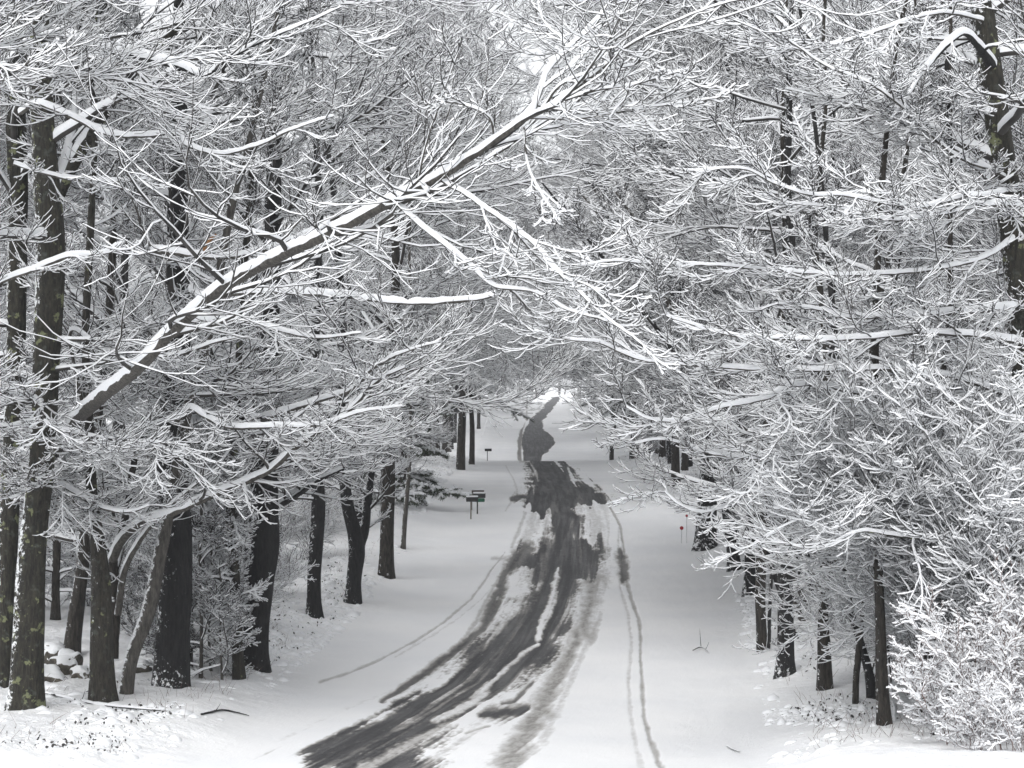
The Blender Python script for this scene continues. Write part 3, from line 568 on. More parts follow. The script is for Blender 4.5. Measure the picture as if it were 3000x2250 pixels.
traced_limb('E', [(510, 1240, 22, 55), (557, 1195, 18, 53), (610, 1225, 18, 52.6), (681, 1248, 18, 52), (800, 1246, 16, 51.5), (945, 1242, 13, 51), (1060, 1205, 9, 50.5), (1180, 1190, 5, 50)], 'limb', M_GREY, lv=(10, 8, 4), L1=.26, snowk=1.2)
traced_limb('H', [(775, 1230, 28, 60), (780, 1222, 24, 56), (870, 1195, 20, 54), (960, 1165, 18, 53), (1035, 1140, 15, 52), (1094, 1078, 12, 51), (1180, 1030, 9, 50), (1290, 1000, 5, 49)], 'limb', M_GREY, lv=(12, 8, 4), L1=.3, snowk=1.1)
traced_limb('E', [(510, 980, 26, 56), (540, 945, 22, 53), (640, 935, 20, 52), (760, 950, 16, 51.5), (860, 975, 14, 51), (950, 990, 10, 50.5), (1060, 975, 6, 50)], 'limb', M_GREY, lv=(11, 8, 4), L1=.28)
traced_limb('C', [(280, 1330, 18, 56), (205, 985, 14, 54), (300, 1025, 16, 53.5), (400, 1048, 16, 53), (520, 1040, 15, 52.5), (620, 1005, 11, 52), (705, 985, 7, 51.5)], 'limb', M_GREY, lv=(9, 8, 4), L1=.3)
traced_limb('B', [(36, 1420, 20, 57), (110, 1395, 18, 55), (200, 1430, 18, 54.5), (280, 1480, 15, 54), (370, 1500, 10, 53.6), (440, 1480, 6, 53.4)], 'limb', M_GREY, lv=(10, 8, 4), L1=.32)
traced_limb('H', [(800, 1480, 34, 63), (835, 1468, 32, 62.5), (880, 1440, 26, 62), (940, 1400, 18, 61), (1010, 1370, 12, 60)], 'limb', M_OAK, lv=(7, 7, 3), L1=.4)

def low_limbs(key, y0, y1, n_, LL=3.2, w0=16, el=(-.15, .25), toward=None):
    """extra low limbs leaving a traced trunk between two photo rows"""
    t, base, rng = ROADSIDE[key]; tr = [c for c in t.children if c.name.startswith('trunk')][0]
    V = np.empty(len(tr.data.vertices)*3); tr.data.vertices.foreach_get('co', V); V = V.reshape(-1, 3)+base
    rows = V[:len(V)//20*20].reshape(-1, 20, 3).mean(1); py = HOR-(rows[:, 2]-CZ)/rows[:, 1]*F
    ii = [int(np.argmin(abs(py-v))) for v in np.sort(rng.uniform(y0, y1, n_))]; st = rows[ii]
    az = rng.uniform(0, 6.28, n_) if toward is None else toward+rng.normal(0, .9, n_)
    e = rng.uniform(el[0], el[1], n_)+.1; d = np.stack([np.cos(az)*np.cos(e), np.sin(az)*np.cos(e), np.sin(e)], 1); k = 12; Q = np.empty((n_, k, 3)); Q[:, 0] = st; ln = LL*rng.uniform(.6, 1.2, n_)
    for s_ in range(1, k):
        d = d+rng.standard_normal((n_, 3))*.07; d[:, 2] += .045*(2*s_/k-.9); d /= np.linalg.norm(d, axis=1, keepdims=True); Q[:, s_] = Q[:, s_-1]+d*(ln/(k-1))[:, None]
    R = (w0/2*base[1]/F*rng.uniform(.5, 1, n_))[:, None]*(1-.85*np.linspace(0, 1, k))[None]
    b = Buf(); sweep(b, Q, R, 5, 4, 1, rng, .018); crown(b, Q, R, 1, 1, rng, (12, 8, 3)); b.make('low_branches', [M_TWIG, M_SNOW], t, base)
for key, y0, y1, n_, LL in (('A', 900, 1450, 7, 3.2), ('B', 900, 1500, 7, 3.2), ('C', 1250, 1600, 6, 2.2), ('G', 1300, 1650, 7, 2.6), ('E', 900, 1450, 9, 3.4), ('H', 950, 1420, 12, 3.6), ('I', 1150, 1750, 9, 1.8), ('J', 1000, 1500, 10, 2.8), ('K', 1050, 1500, 8, 2.6), ('K2', 1000, 1450, 9, 2.8)):
    low_limbs(key, y0, y1, n_, LL)
for key, y0, y1, n_ in (('A', 1150, 1400, 3), ('B', 1100, 1400, 3), ('E', 1000, 1350, 3)): low_limbs(key, y0, y1, n_, 5.0, 20, toward=-.9)

for key, n_ in (('A', 5), ('E', 7), ('H', 8), ('J', 7), ('K', 6), ('K2', 8)): low_limbs(key, -300, 700, n_-2, 8, 15, (.1, .75), toward=0)

# ------------------------------------------------------------------ right roadside trees
traced_tree('RT', [(3030, 2150, 110), (3022, 1800, 100), (3010, 1400, 96), (3000, 1150, 92), (2990, 900, 88), (2968, 680, 82), (2930, 420, 76), (2898, 180, 72), (2875, 0, 70), (2862, -150, 64)],
            'lichen', 'tall snow-plastered tree trunk slanting along the right edge', depth=50, crown_from=.8, nl=7)
traced_limb('RT', [(2905, 190, 40, 49.8), (2860, 130, 28, 49), (2825, 98, 24, 48.6), (2790, 118, 22, 48.4), (2745, 165, 20, 48.2), (2700, 215, 16, 48), (2660, 280, 11, 47.8), (2610, 350, 5, 47.6)], 'limb', M_OAK, lv=(7, 7, 3), L1=.35)
traced_limb('RT', [(2845, 112, 22, 49), (2790, 140, 18, 49), (2772, 190, 17, 49), (2778, 280, 14, 49), (2782, 400, 12, 49), (2790, 520, 7, 49)], 'broken_limb', M_OAK, twigs=False)
RL = [
 ([(2985, 640, 30, 49.6), (2980, 603, 26, 48), (2862, 603, 24, 47.5), (2760, 628, 22, 47), (2650, 645, 20, 46.5), (2557, 640, 14, 46), (2450, 610, 8, 45.5), (2350, 600, 5, 45)], 1.2),
 ([(2950, 560, 20, 49.6), (2870, 575, 18, 47), (2809, 575, 17, 46.6), (2703, 606, 16, 46.2), (2583, 597, 14, 45.8), (2464, 572, 13, 45.4), (2371, 570, 11, 45), (2265, 537, 9, 44.6), (2172, 497, 7, 44.3), (2000, 500, 4, 44)], 1.2),
 ([(3000, 900, 34, 49.8), (2900, 905, 30, 48.4), (2795, 915, 26, 48), (2663, 922, 22, 47.4), (2500, 928, 16, 47), (2400, 905, 9, 46.5), (2280, 890, 5, 46)], 1.4),
 ([(3010, 1010, 26, 49.8), (2880, 985, 22, 48), (2700, 975, 20, 47), (2560, 990, 18, 46.4), (2437, 997, 17, 46), (2298, 995, 15, 45.6), (2172, 988, 13, 45.2), (2060, 960, 9, 44.9), (1950, 925, 6, 44.6)], 1.5),
 ([(3010, 1180, 26, 49.8), (2800, 1110, 22, 48), (2600, 1085, 20, 47), (2400, 1085, 18, 46.5), (2200, 1080, 17, 46), (2060, 1068, 15, 45.5), (1928, 1061, 13, 45.1), (1829, 1036, 11, 44.8), (1749, 1003, 9, 44.5), (1663, 995, 7, 44.2), (1564, 970, 4, 44)], 1.4),
 ([(2970, 700, 22, 49.8), (2850, 760, 20, 48.2), (2700, 790, 18, 47.4), (2500, 800, 16, 46.6), (2300, 790, 14, 46), (2100, 775, 12, 45.4), (1902, 769, 10, 45), (1796, 763, 8, 44.8), (1703, 778, 5, 44.6)], 1.1),
 ([(2945, 520, 18, 49.8), (2850, 470, 16, 49), (2730, 400, 14, 48.5), (2680, 350, 12, 48), (2640, 290, 9, 47.6), (2620, 200, 6, 47)], .9),
 ([(2928, 505, 20, 49.5), (2800, 460, 16, 48.5), (2660, 330, 14, 47.6), (2560, 250, 12, 47), (2420, 190, 10, 46.5), (2300, 110, 8, 46), (2150, 60, 5, 45.5)], 1.0),
 ([(2880, 60, 20, 49.8), (2750, 40, 16, 48.6), (2600, 80, 14, 48), (2450, 130, 11, 47.4), (2300, 150, 8, 47), (2150, 130, 5, 46.5)], 1.0),
 ([(2920, 330, 18, 49.8), (2780, 300, 15, 48.8), (2600, 330, 12, 48), (2480, 300, 9, 47.5), (2300, 260, 6, 47)], 1.0),
 ([(3005, 1250, 24, 49.8), (2780, 1180, 20, 48.6), (2560, 1160, 19, 47.8), (2340, 1125, 18, 47), (2240, 1168, 17, 46.6), (2100, 1198, 15, 46), (2000, 1235, 12, 45.6), (1900, 1228, 8, 45.2), (1830, 1190, 4, 45)], 1.5),
 ([(3005, 1330, 24, 49.8), (2800, 1290, 20, 48.8), (2560, 1290, 18, 48), (2380, 1330, 17, 47.3), (2230, 1345, 14, 46.8), (2080, 1330, 11, 46.3), (1950, 1290, 7, 46), (1860, 1300, 4, 45.8)], 1.4),
 ([(3005, 1400, 24, 49.8), (2760, 1400, 20, 49), (2500, 1420, 17, 48.3), (2300, 1440, 15, 47.8), (2160, 1480, 12, 47.4), (2060, 1505, 9, 47.1), (1985, 1475, 6, 47), (1945, 1440, 3, 47)], 1.4)]
for pts, sk in RL:
    traced_limb('RT', [(a_, b2, c_*.75, d_) for a_, b2, c_, d_ in pts], 'limb', M_GREY, lv=(16, 11, 5), L1=.21, snowk=sk, snow=1.1)
for i, (pts, bark, lab) in enumerate([
 ([(2065, 1612, 62), (2070, 1520, 58), (2075, 1400, 52), (2080, 1250, 46), (2090, 1000, 40), (2100, 700, 32)], 'oaks', 'broad black oak farthest down the right verge beside the red markers'),
 ([(2152, 1672, 30), (2146, 1600, 36), (2135, 1500, 40), (2128, 1400, 38), (2120, 1200, 32), (2130, 950, 26)], 'oak', 'black tree leaning left just behind the broad oak on the right verge'),
 ([(2195, 1742, 32), (2198, 1600, 30), (2195, 1500, 28), (2190, 1350, 26), (2185, 1100, 22)], 'oak', 'narrow dark trunk third along the right verge'),
 ([(2235, 1905, 30), (2228, 1750, 31), (2232, 1600, 30), (2238, 1450, 28), (2250, 1200, 24)], 'brown', 'slim grey-brown tree in front of a twin stem on the right verge'),
 ([(2300, 1985, 48), (2302, 1850, 46), (2300, 1700, 44), (2305, 1500, 42), (2310, 1250, 36), (2320, 900, 28)], 'oaks', 'black snow-flecked oak in the middle of the right verge row'),
 ([(2418, 2022, 40), (2415, 1900, 38), (2412, 1820, 30), (2418, 1700, 26), (2425, 1500, 20)], 'brown', 'squat brown trunk behind the twig tangle right of the snow-flecked oak'),
 ([(2506, 2060, 17), (2508, 1990, 18), (2514, 1930, 20), (2525, 1800, 16), (2520, 1600, 14)], 'brown', 'thin curved brown stem in front of a black leaning trunk'),
 ([(2562, 2045, 28), (2545, 1970, 26), (2520, 1880, 24), (2490, 1780, 20), (2470, 1600, 18)], 'oak', 'black trunk leaning left behind the nearest brown trunk'),
 ([(2592, 2126, 42), (2586, 2040, 38), (2583, 1950, 34), (2580, 1850, 30), (2575, 1700, 26), (2570, 1500, 22)], 'brown', 'nearest brown trunk on the right verge with a thin rod-like stem beside it'),
 ([(2700, 2108, 26), (2702, 2030, 25), (2705, 1940, 22), (2706, 1800, 18)], 'brown', 'short slender trunk beside the low snowy shrub')]):
    traced_tree('R%d' % i, pts, bark, lab, crown_from=.32, nl=8 if i < 5 else 4, LL=3.6 if i < 5 else 2.2)
for i in (0, 1, 2, 4): low_limbs('R%d' % i, -300, 900, 8, 8.5, 15, (.05, .75), toward=math.pi)
traced_limb('R3', [(2250, 1915, 14, depth_on_ground(2250, 1910)+.6), (2256, 1800, 14, 63), (2262, 1650, 12, 63), (2270, 1450, 10, 63)], 'stem', M_OAK, twigs=False)
traced_limb('R8', [(2620, 2124, 7, depth_on_ground(2620, 2124)), (2612, 2030, 7, 54.5), (2605, 1950, 6, 54.5), (2598, 1860, 5, 54.5)], 'stem', M_OAK, twigs=False)

# ------------------------------------------------------------------ trees whose trunks stand just outside the picture: their limbs reach in
def stock_tree(name, seed, H=17, h0=5.0, r=0.22, nl=16, LL=6.5, el=(5, 45), lv=(11, 9, 4), bark=M_BROWN, lean=0.03, snow=1.0, side=None, rmin=0.0086, up=.12, wob=.1, dens=1.0, s0=0.0155):
    rng = np.random.default_rng(seed)
    t = empty(name, (0, 0, 0))
    k = 14; z = np.linspace(-0.4, H, k); off = np.cumsum(rng.standard_normal((k, 2))*lean*2, 0)*np.linspace(0, 1, k)[:, None]
    pp = np.column_stack([off[:, 0], off[:, 1], z, r*(1-0.93*(z.clip(0)/H)**1.1)])
    trunk_mesh('trunk', pp, bark, t, (0, 0, 0), sides=12, flare=0.3, seed=seed, step=0.5)
    t01 = np.sort(rng.uniform(h0/H, 0.96, nl)); C = spline(pp, 60)
    j = (t01*59).astype(int); pos = C[j, :3]; rr = C[j, 3]
    az = np.arange(nl)*2.4+rng.uniform(-.5, .5, nl)
    if side is not None: az = side+rng.normal(0, .75, nl)
    e = np.radians(rng.uniform(el[0], el[1], nl)+t01*22)
    d = np.stack([np.cos(az)*np.cos(e), np.sin(az)*np.cos(e), np.sin(e)], 1)
    ln = LL*(1.12-0.65*t01)*rng.uniform(.7, 1.15, nl); kk = 14
    Q = np.empty((nl, kk, 3)); Q[:, 0] = pos; bend = rng.standard_normal((nl, 3))*.05
    for s in range(1, kk):
        d = d+bend+rng.standard_normal((nl, 3))*wob*.8; d[:, 2] -= 0.02; d /= np.linalg.norm(d, axis=1, keepdims=True)
        Q[:, s] = Q[:, s-1]+d*(ln/(kk-1))[:, None]
    rt = np.linspace(0, 1, kk)[None]; r0 = np.clip(rr*.5, .025, .10)[:, None]; R = r0*(1-rt)+.010*rt
    b = Buf(); sweep(b, Q, R, 5, 3, snow, rng, 0.024)
    crown(b, Q, R, dens, snow, rng, lv, (0.46, 0.48, 0.55), rmin, 0.15, up, .02, .45, wob, s0)
    b.make('crown', [M_TWIG, M_SNOW], t)
    return t
def dup(root, loc, rz, sc=1.0, label=None, cat=None, group=None, first=False, tilt=(0, 0)):
    r_ = root if first else root.copy()
    if not first:
        COL.objects.link(r_)
        for ch in root.children:
            c_ = ch.copy(); COL.objects.link(c_); c_.parent = r_
    r_.location = loc; r_.rotation_euler = (tilt[0], tilt[1], rz); r_.scale = (sc, sc, sc)
    return tag(r_, label, cat, group)
NEARS = [(-12.6, 45, 0.0, 21), (-16.0, 61, 0.1, 22), (-17.5, 67, 0.1, 25), (14.2, 55, math.pi, 23), (16.0, 62, math.pi-.1, 24), (17.5, 69, math.pi, 26)]
NLAB = ['first spreading tree beyond the left edge whose snowy limbs hang over the top left', 'second spreading tree beyond the left edge reaching over the lichened trunk',
        'third spreading tree beyond the left edge behind the other two', 'first spreading tree beyond the right edge whose limbs fill the upper right', 'second spreading tree beyond the right edge beside the slanting trunk',
        'third spreading tree beyond the right edge behind the slanting trunk']
for i, (x, y, az, s) in enumerate(NEARS):
    t = stock_tree('maple_tree', s, 19, (10.5, 6.5, 5, 6.4, 6, 5)[i], .27, (13, 20, 22, 17, 20, 22)[i], 9.2, (3, 34), (13, 10, 4), M_LICHEN, side=az, snow=.95)
    dup(t, (x, y, float(ground_z(x, y))-.1), 0, 1, NLAB[i], 'tree', 'spreading trees at the picture edges', True)

# ------------------------------------------------------------------ the woods on both sides
SPEC = [(21, 4.5, .20, 24, 6.4, (5, 45), (12, 10, 4), M_BROWN, .03, None), (22, 5.0, .22, 24, 6.8, (0, 40), (12, 10, 4), M_OAK, .04, None),
    (20, 4.0, .18, 24, 5.8, (10, 50), (12, 10, 4), M_BROWN, .06, None), (23, 5.5, .24, 26, 6.8, (10, 45), (12, 10, 4), M_OAK, .03, None),
    (17, 3.5, .14, 22, 4.8, (15, 55), (10, 8, 4), M_BROWN, .07, None), (14, 3.0, .10, 22, 3.8, (25, 60), (9, 8, 4), M_OAK, .08, None),
    (22, 7.0, .17, 28, 9.0, (8, 40), (15, 11, 4), M_OAK, .03, 0), (23, 7.4, .16, 28, 9.5, (10, 42), (15, 11, 4), M_BROWN, .04, 0), (20, 6.8, .15, 26, 8.5, (8, 45), (15, 11, 4), M_OAK, .05, 0)]
variants = [stock_tree('woodland_tree', 40+i, H, h0, r, nl, LL, el, lv, bark, lean, side=sd) for i, (H, h0, r, nl, LL, el, lv, bark, lean, sd) in enumerate(SPEC)]
used = [False]*len(variants)
rg = np.random.default_rng(77)
spots = []
def try_spot(x, y, mind):
    if all((x-a)**2+(y-b)**2 > mind**2 for a, b in spots): spots.append((x, y)); return True
    return False
def plant(x, y, v, label, group, sc=None, rz=None):
    z = float(ground_z(x, y))-.05
    sc = sc or rg.uniform(.85, 1.15)
    dup(variants[v], (x, y, z), rg.uniform(0, 6.28) if rz is None else rz, sc, label, 'tree', group, not used[v], (rg.normal(0, .02), rg.normal(0, .02)))
    used[v] = True
# row along the road on both sides (arches over it), then the wood behind
for y in np.concatenate([np.arange(72, 200, 8.5), np.arange(200, 560, 11)]):
    for s in (-1, 1):
        if s < 0 and y < 92: continue
        yy_ = y+rg.uniform(-2.5, 2.5); off = rg.uniform(7.4, 9.6)+max(0, (y-130))*.02
        x = float(road_x(yy_))+s*off
        if try_spot(x, yy_, 4): plant(x, yy_, int(rg.integers(6, 9)), 'bare tree on the %s verge arching its snowy limbs over the road farther on' % ('left' if s < 0 else 'right'), 'trees along the %s verge' % ('left' if s < 0 else 'right'), sc=rg.uniform(.9, 1.1)*(1+min(.6, max(0, yy_-90)/220)), rz=rg.normal(0, .35)+(0 if s < 0 else math.pi))
n_ = 0; N_WOOD = 200
while n_ < N_WOOD:
    y = 66+(470-66)*rg.random()**1.35; half = 1500/F*y+7
    x = rg.uniform(-half, half); u = x-float(road_x(y))
    if abs(u) < 10 or (u < 0 and y < 92) or (u > 0 and y < 72 and u < 9):
        if not (u < 0 and 66 < y < 98 and u < -14 and rg.random() < .12): continue
    if not try_spot(x, y, 3.4 if y < 150 else 4.5): n_ += .1; continue
    sd = 'left' if u < 0 else 'right'
    plant(x, y, int(rg.integers(0, 6)), 'bare snow-covered tree in the wood behind the %s verge' % sd, 'trees in the %s wood' % sd); n_ += 1

# far-off wood that closes the view: one mass of thin trees and boughs
def far_wood():
    r = np.random.default_rng(5); b = Buf(); P0 = []
    while len(P0) < 700:
        y = 430+900*r.random()**1.3; half = .23*y+20; x = r.uniform(-half, half)
        if abs(x-float(road_x(y))) > 9 or y > 655: P0.append((x, y, float(ground_z(x, y))))
    P0 = np.array(P0); n = len(P0); k = 6; H = r.uniform(17, 26, n)
    z = np.linspace(0, 1, k)[None, :, None]; Pt = P0[:, None, :]+np.array([0, 0, 1.0])*H[:, None, None]*z+np.cumsum(r.standard_normal((n, k, 3))*.25, 1)*[1, 1, 0]
    R = (.22*(1-.9*z[..., 0])*np.ones((n, 1)))
    sweep(b, Pt, R, 4, 1, 1, r)
    P1, R1 = grow(Pt, R, 24, .30, 5, .03, 1, (.7, 1.3), .3, 0, .1, .1, .4, .03, .1, r); sweep(b, P1, R1, 3, 1, 1, r, .06)
    P2, R2 = grow(P1, R1, 9, .45, 4, .15, 1, (.4, 1.0), .5, 0, .1, .1, .5, .02, .05, r); sweep(b, P2, R2, 3, 1, 1, r, .05)
    P3, R3 = grow(P2, R2, 3, .5, 3, .15, 1, (.4, 1.0), .5, 0, .1, .1, .5, .016, .05, r); sweep(b, P3, R3, 3, 1, 1, r, .04)
    o = b.make('far_wood', [M_TWIG, M_SNOW]); tag(o, 'far-off bare snowy wood closing the end of the road', 'wood', None, 'stuff')
far_wood()

# ------------------------------------------------------------------ pines
mN, n, b_, L = mat('pine_needles')
tc = N(n, 'ShaderNodeTexCoord'); nz = N(n, 'ShaderNodeTexNoise', Scale=3.0, Detail=3.0); L.new(tc.outputs['Object'], nz.inputs['Vector'])
L.new(ramp(n, nz.outputs[0], [(0.3, (0.035, 0.048, 0.032)), (0.7, (0.080, 0.10, 0.062))], L), b_.inputs['Base Color']); b_.inputs['Roughness'].default_value = 0.7
def pine(name, seed, H, h0, LL, nb, r=.25, bark=M_BROWN, snow=1.0, needle=.16, per=11):
    rng = np.random.default_rng(seed); t = empty(name, (0, 0, 0))
    z = np.linspace(-.4, H, 10); o2 = np.cumsum(rng.standard_normal((10, 2))*.05, 0); pp = np.column_stack([o2[:, 0], o2[:, 1], z, r*(1-.93*z.clip(0)/H)])
    trunk_mesh('trunk', pp, bark, t, (0, 0, 0), sides=12, flare=.25, seed=seed, step=.5)
    t01 = np.sort(rng.uniform(h0/H, .98, nb)); C = spline(pp, 60); j = (t01*59).astype(int)
    az = np.arange(nb)*2.4+rng.uniform(-.6, .6, nb); e = np.radians(rng.uniform(-5, 15, nb)+t01*15)
    d = np.stack([np.cos(az)*np.cos(e), np.sin(az)*np.cos(e), np.sin(e)], 1); ln = LL*(1.1-.85*(t01-h0/H)/(1-h0/H))*rng.uniform(.7, 1.1, nb)
    kk = 9; Q = np.empty((nb, kk, 3)); Q[:, 0] = C[j, :3]
    for s in range(1, kk):
        d = d+rng.standard_normal((nb, 3))*.05; d[:, 2] += -.075+.03*s/kk; d /= np.linalg.norm(d, axis=1, keepdims=True); Q[:, s] = Q[:, s-1]+d*(ln/(kk-1))[:, None]
    R = np.clip(C[j, 3:4]*.35, .02, .06)*(1-.85*np.linspace(0, 1, kk))[None]
    b = Buf(); sweep(b, Q, R, 4, 3, snow, rng, .05)
    P2, R2 = grow(Q, R, per, .34, 6, .2, 1, (.5, 1.0), .25, .06, .02, .08, .5, .008, .02, rng); sweep(b, P2, R2, 3, 3, snow, rng, .085, .6, .6, .1)
    P3, R3 = grow(P2, R2, 5, .4, 4, .2, 1, (.4, .9), .4, .08, .0, .08, .6, .006, .01, rng); sweep(b, P3, R3, 3, 2, snow, rng, .07, .6, .6, .15)
    b.make('boughs', [M_TWIG, M_SNOW], t)
    A = np.concatenate([P3.reshape(-1, 3), P2[:, 2:].reshape(-1, 3), P2[:, 3:].reshape(-1, 3)]); m = len(A)*5; A = np.repeat(A, 5, 0)
    v = rng.standard_normal((m, 3)); v[:, 2] = v[:, 2]*.6-.45; v /= np.linalg.norm(v, axis=1, keepdims=True); s_ = np.cross(v, rng.standard_normal((m, 3))); s_ /= np.linalg.norm(s_, axis=1, keepdims=True)
    ln = needle*rng.uniform(.6, 1.3, (m, 1)); w_ = .011
    V = np.stack([A-s_*w_*.5, A+v*ln*.5-s_*w_, A+v*ln, A+v*ln*.5+s_*w_], 1).reshape(-1, 3)
    mesh_np('needles', V, np.arange(m*4).reshape(-1, 4), None, [mN], t, smooth=False)
    return t
PN = [pine('pine_tree', 301, 25, 7, 5.0, 64, .24), pine('pine_tree', 302, 21, 5, 4.2, 60, .20), pine('pine_tree', 303, 6.0, .8, 2.1, 34, .09, needle=.14)]
def put(v, x, y, lab, grp='evergreens along the road', rz=0.0, sc=1.0, used_=set()):
    dup(PN[v], (x, y, float(ground_z(x, y))-.05), rz, sc, lab, 'pine', grp, v not in used_); used_.add(v)
def by_px(px, d): return (px-1500)/F*d
put(2, by_px(1195, 106), 106, 'small drooping pine beside the mailboxes', sc=1.15)
put(0, by_px(1120, 112), 112, 'tall dark pine rising left of the road above the mailboxes', rz=1)
put(1, by_px(1380, 172), 172, 'pine on the left verge just before the crest', rz=2)
put(1, by_px(1792, 188), 188, 'pine with mossy trunk on the right just beyond the crest', rz=4, sc=.9)
put(0, by_px(1985, 122), 122, 'tall dark pine behind the leaning stems on the right', rz=5)
put(1, by_px(1890, 205), 205, 'pine standing right of the mossy trunked pine past the crest', rz=5.5)
put(0, by_px(1345, 158), 158, 'tall pine leaning over the left verge far down the road', rz=2.2, sc=1.25)
put(0, by_px(1175, 122), 122, 'tallest dark pine behind the great diagonal limb', rz=3.2, sc=1.15)
put(0, by_px(1860, 176), 176, 'tall pine behind the right verge trees just right of the mossy trunked pine', rz=3.9, sc=1.3)
put(0, by_px(1300, 215), 215, 'tall pine far behind on the left above the crest', rz=2.7)
put(1, by_px(1000, 128), 128, 'pine half hidden behind the forked black tree', rz=.6)
put(0, by_px(1800, 300), 300, 'tall pine far up the road on the right', rz=3.3, sc=1.1)
put(0, by_px(1400, 330), 330, 'tall pine far up the road on the left', rz=1.6, sc=1.1)

# ------------------------------------------------------------------ shrubs and saplings
def stems_shrub(name, base, ends, label, stemmat, seed, r0=.02, snow=1.3, s0=.03, lv=(9, 6, 3), bulge=.25, rmin=.005, lump=.28, gap=.04, cat='shrub', Ls=(.34, .46, .5), up=.12, group=None):
    """base: list of world points; ends: list of world points; stems arch from one to the other"""
    rng = np.random.default_rng(seed); o = np.mean(base, 0); t = empty(name, o, label, cat, group); k = 12; Q = []
    for B, E in zip(base, ends):
        B = np.array(B); E = np.array(E); m = B*.45+E*.55; m[2] += np.linalg.norm(E-B)*bulge; m += rng.standard_normal(3)*.15
        q = B*.8+m*.2; q[2] = B[2]*.62+m[2]*.38
        c = spline([B, q, m, E], k); c[1:] += np.cumsum(rng.standard_normal((k-1, 3))*.03, 0); Q.append(c)
    Q = np.array(Q); R = r0*rng.uniform(.6, 1.3, (len(Q), 1))*(1-.75*np.linspace(0, 1, k))[None]
    b = Buf(); sweep(b, Q, R, 5, 4, snow, rng, s0*.8); b.make('stems', [stemmat, M_SNOW], t, o)
    b = Buf(); crown(b, Q, R, 1.0, snow, rng, lv, Ls, rmin, .2, up, .02, .6, .13, s0, lump, gap); b.make('twigs', [stemmat, M_SNOW], t, o)
    return t
rs = np.random.default_rng(99)
def gp(px, d, dz=-.05): x = by_px(px, d); return np.array([x, d, float(ground_z(x, d))+dz])
# large arching bush on the right: several bushes of long bowed stems
def region_bush(label, seed, bases, xs, ys, ds, nst, **kw):
    B = [gp(rs.uniform(*bases[0]), rs.uniform(*bases[1])) for _ in range(nst)]
    E = [P(rs.uniform(*xs), rs.uniform(*ys), rs.uniform(*ds)) for _ in range(nst)]
    return stems_shrub('arching_shrub', B, E, label, kw.pop('m', M_TWIG), seed, **kw)
region_bush('big arching bush at the right edge under thick clotted snow', 1, ((2850, 3080), (47, 51)), (2500, 3060), (1040, 1500), (45, 50), 34, snow=1.2, s0=.022, bulge=.12, r0=.024, lv=(14, 9, 4))
region_bush('wide snow-loaded bush bowed out toward the road left of the biggest bush', 2, ((2700, 2950), (49, 54)), (2240, 2700), (1150, 1500), (46, 52), 34, snow=1.15, s0=.020, bulge=.16, r0=.024, lv=(13, 9, 4))
region_bush('shaded tangle of fine twigs hanging over the right verge trunks', 3, ((2550, 2900), (54, 60)), (2250, 2900), (1560, 1900), (51, 58), 30, snow=.9, s0=.013, bulge=.22, r0=.016, lv=(11, 8, 4))
region_bush('thin bush between the right verge trunks and the corner shrub', 4, ((2660, 3050), (50, 56)), (2500, 3050), (1500, 1800), (48, 56), 26, snow=1.0, s0=.016, bulge=.15, r0=.016, lv=(11, 8, 4))
# low reddish shrub in the corner
B = []; E = []
for _ in range(46):
    px = rs.uniform(2760, 3120); d = rs.uniform(43.5, 46.5); B.append(gp(px, d)); E.append(P(px+rs.uniform(-230, 90), 2110-rs.uniform(0, 1)**.7*(150+max(0, px-2700)*.75), d+rs.uniform(-.8, .8)))
stems_shrub('corner_shrub', B, E, 'low shrub of reddish stems topped with snow in the bottom right corner', M_RED, 5, .009, 1.2, .022, (10, 7, 3), .06, .005, .5, .12)
B = []; E = []
for _ in range(22):
    px = rs.uniform(2830, 3050); d = rs.uniform(42.0, 43.0); B.append(gp(px, d)); E.append(P(px+rs.uniform(-110, 60), rs.uniform(1980, 2160), d+rs.uniform(-.4, .4)))
stems_shrub('corner_shrub', B, E, 'small tuft of red-brown stems in front of the corner shrub', M_RED, 6, .007, 1.2, .020, (8, 6, 3), .05, .0035, .4, .08)
traced_limb('RT', [(3010, 1680, 40, 50), (2953, 1647, 34, 48.8), (2842, 1613, 26, 48), (2787, 1599, 22, 47.6), (2697, 1578, 17, 47.2), (2628, 1571, 13, 46.8), (2524, 1557, 8, 46.4), (2440, 1590, 4, 46)], 'low_limb', M_LICHEN, lv=(10, 8, 3), snow=1.3)

for i, (pts, lab) in enumerate([
 ([(588, 1978, 11), (590, 1800, 10), (585, 1600, 9), (592, 1450, 8), (588, 1300, 6)], 'thin sapling just right of the thick black oak'),
 ([(620, 1968, 8), (612, 1850, 8), (622, 1700, 7), (618, 1560, 6), (630, 1420, 4)], 'very thin wavy sapling left of the slim mossy trunk'),
 ([(560, 1962, 9), (562, 1800, 8), (558, 1650, 7), (562, 1500, 6)], 'thin bare sapling touching the right side of the thick black oak'),
 ([(652, 1990, 7), (645, 1850, 6), (650, 1750, 5), (640, 1640, 4)], 'short twiggy sapling leaning on the slim mossy trunk'),
 ([(162, 1815, 26), (165, 1650, 24), (168, 1500, 22), (172, 1350, 18)], 'dark straight young tree in the gap right of the lichened trunk'),
 ([(214, 1760, 12), (212, 1620, 11), (218, 1480, 10), (215, 1350, 8)], 'thin young tree behind the one leaning right'),
 ([(450, 1960, 8), (460, 1850, 7), (452, 1700, 6), (462, 1600, 5)], 'thin sapling between the leaning beech and the thick black oak')]):
    _s = traced_tree('S%d' % i, pts, 'grey' if i < 4 else 'brown', lab, name='sapling', top=False, crown_from=.12, nl=11, LL=1.5, rise=.1)
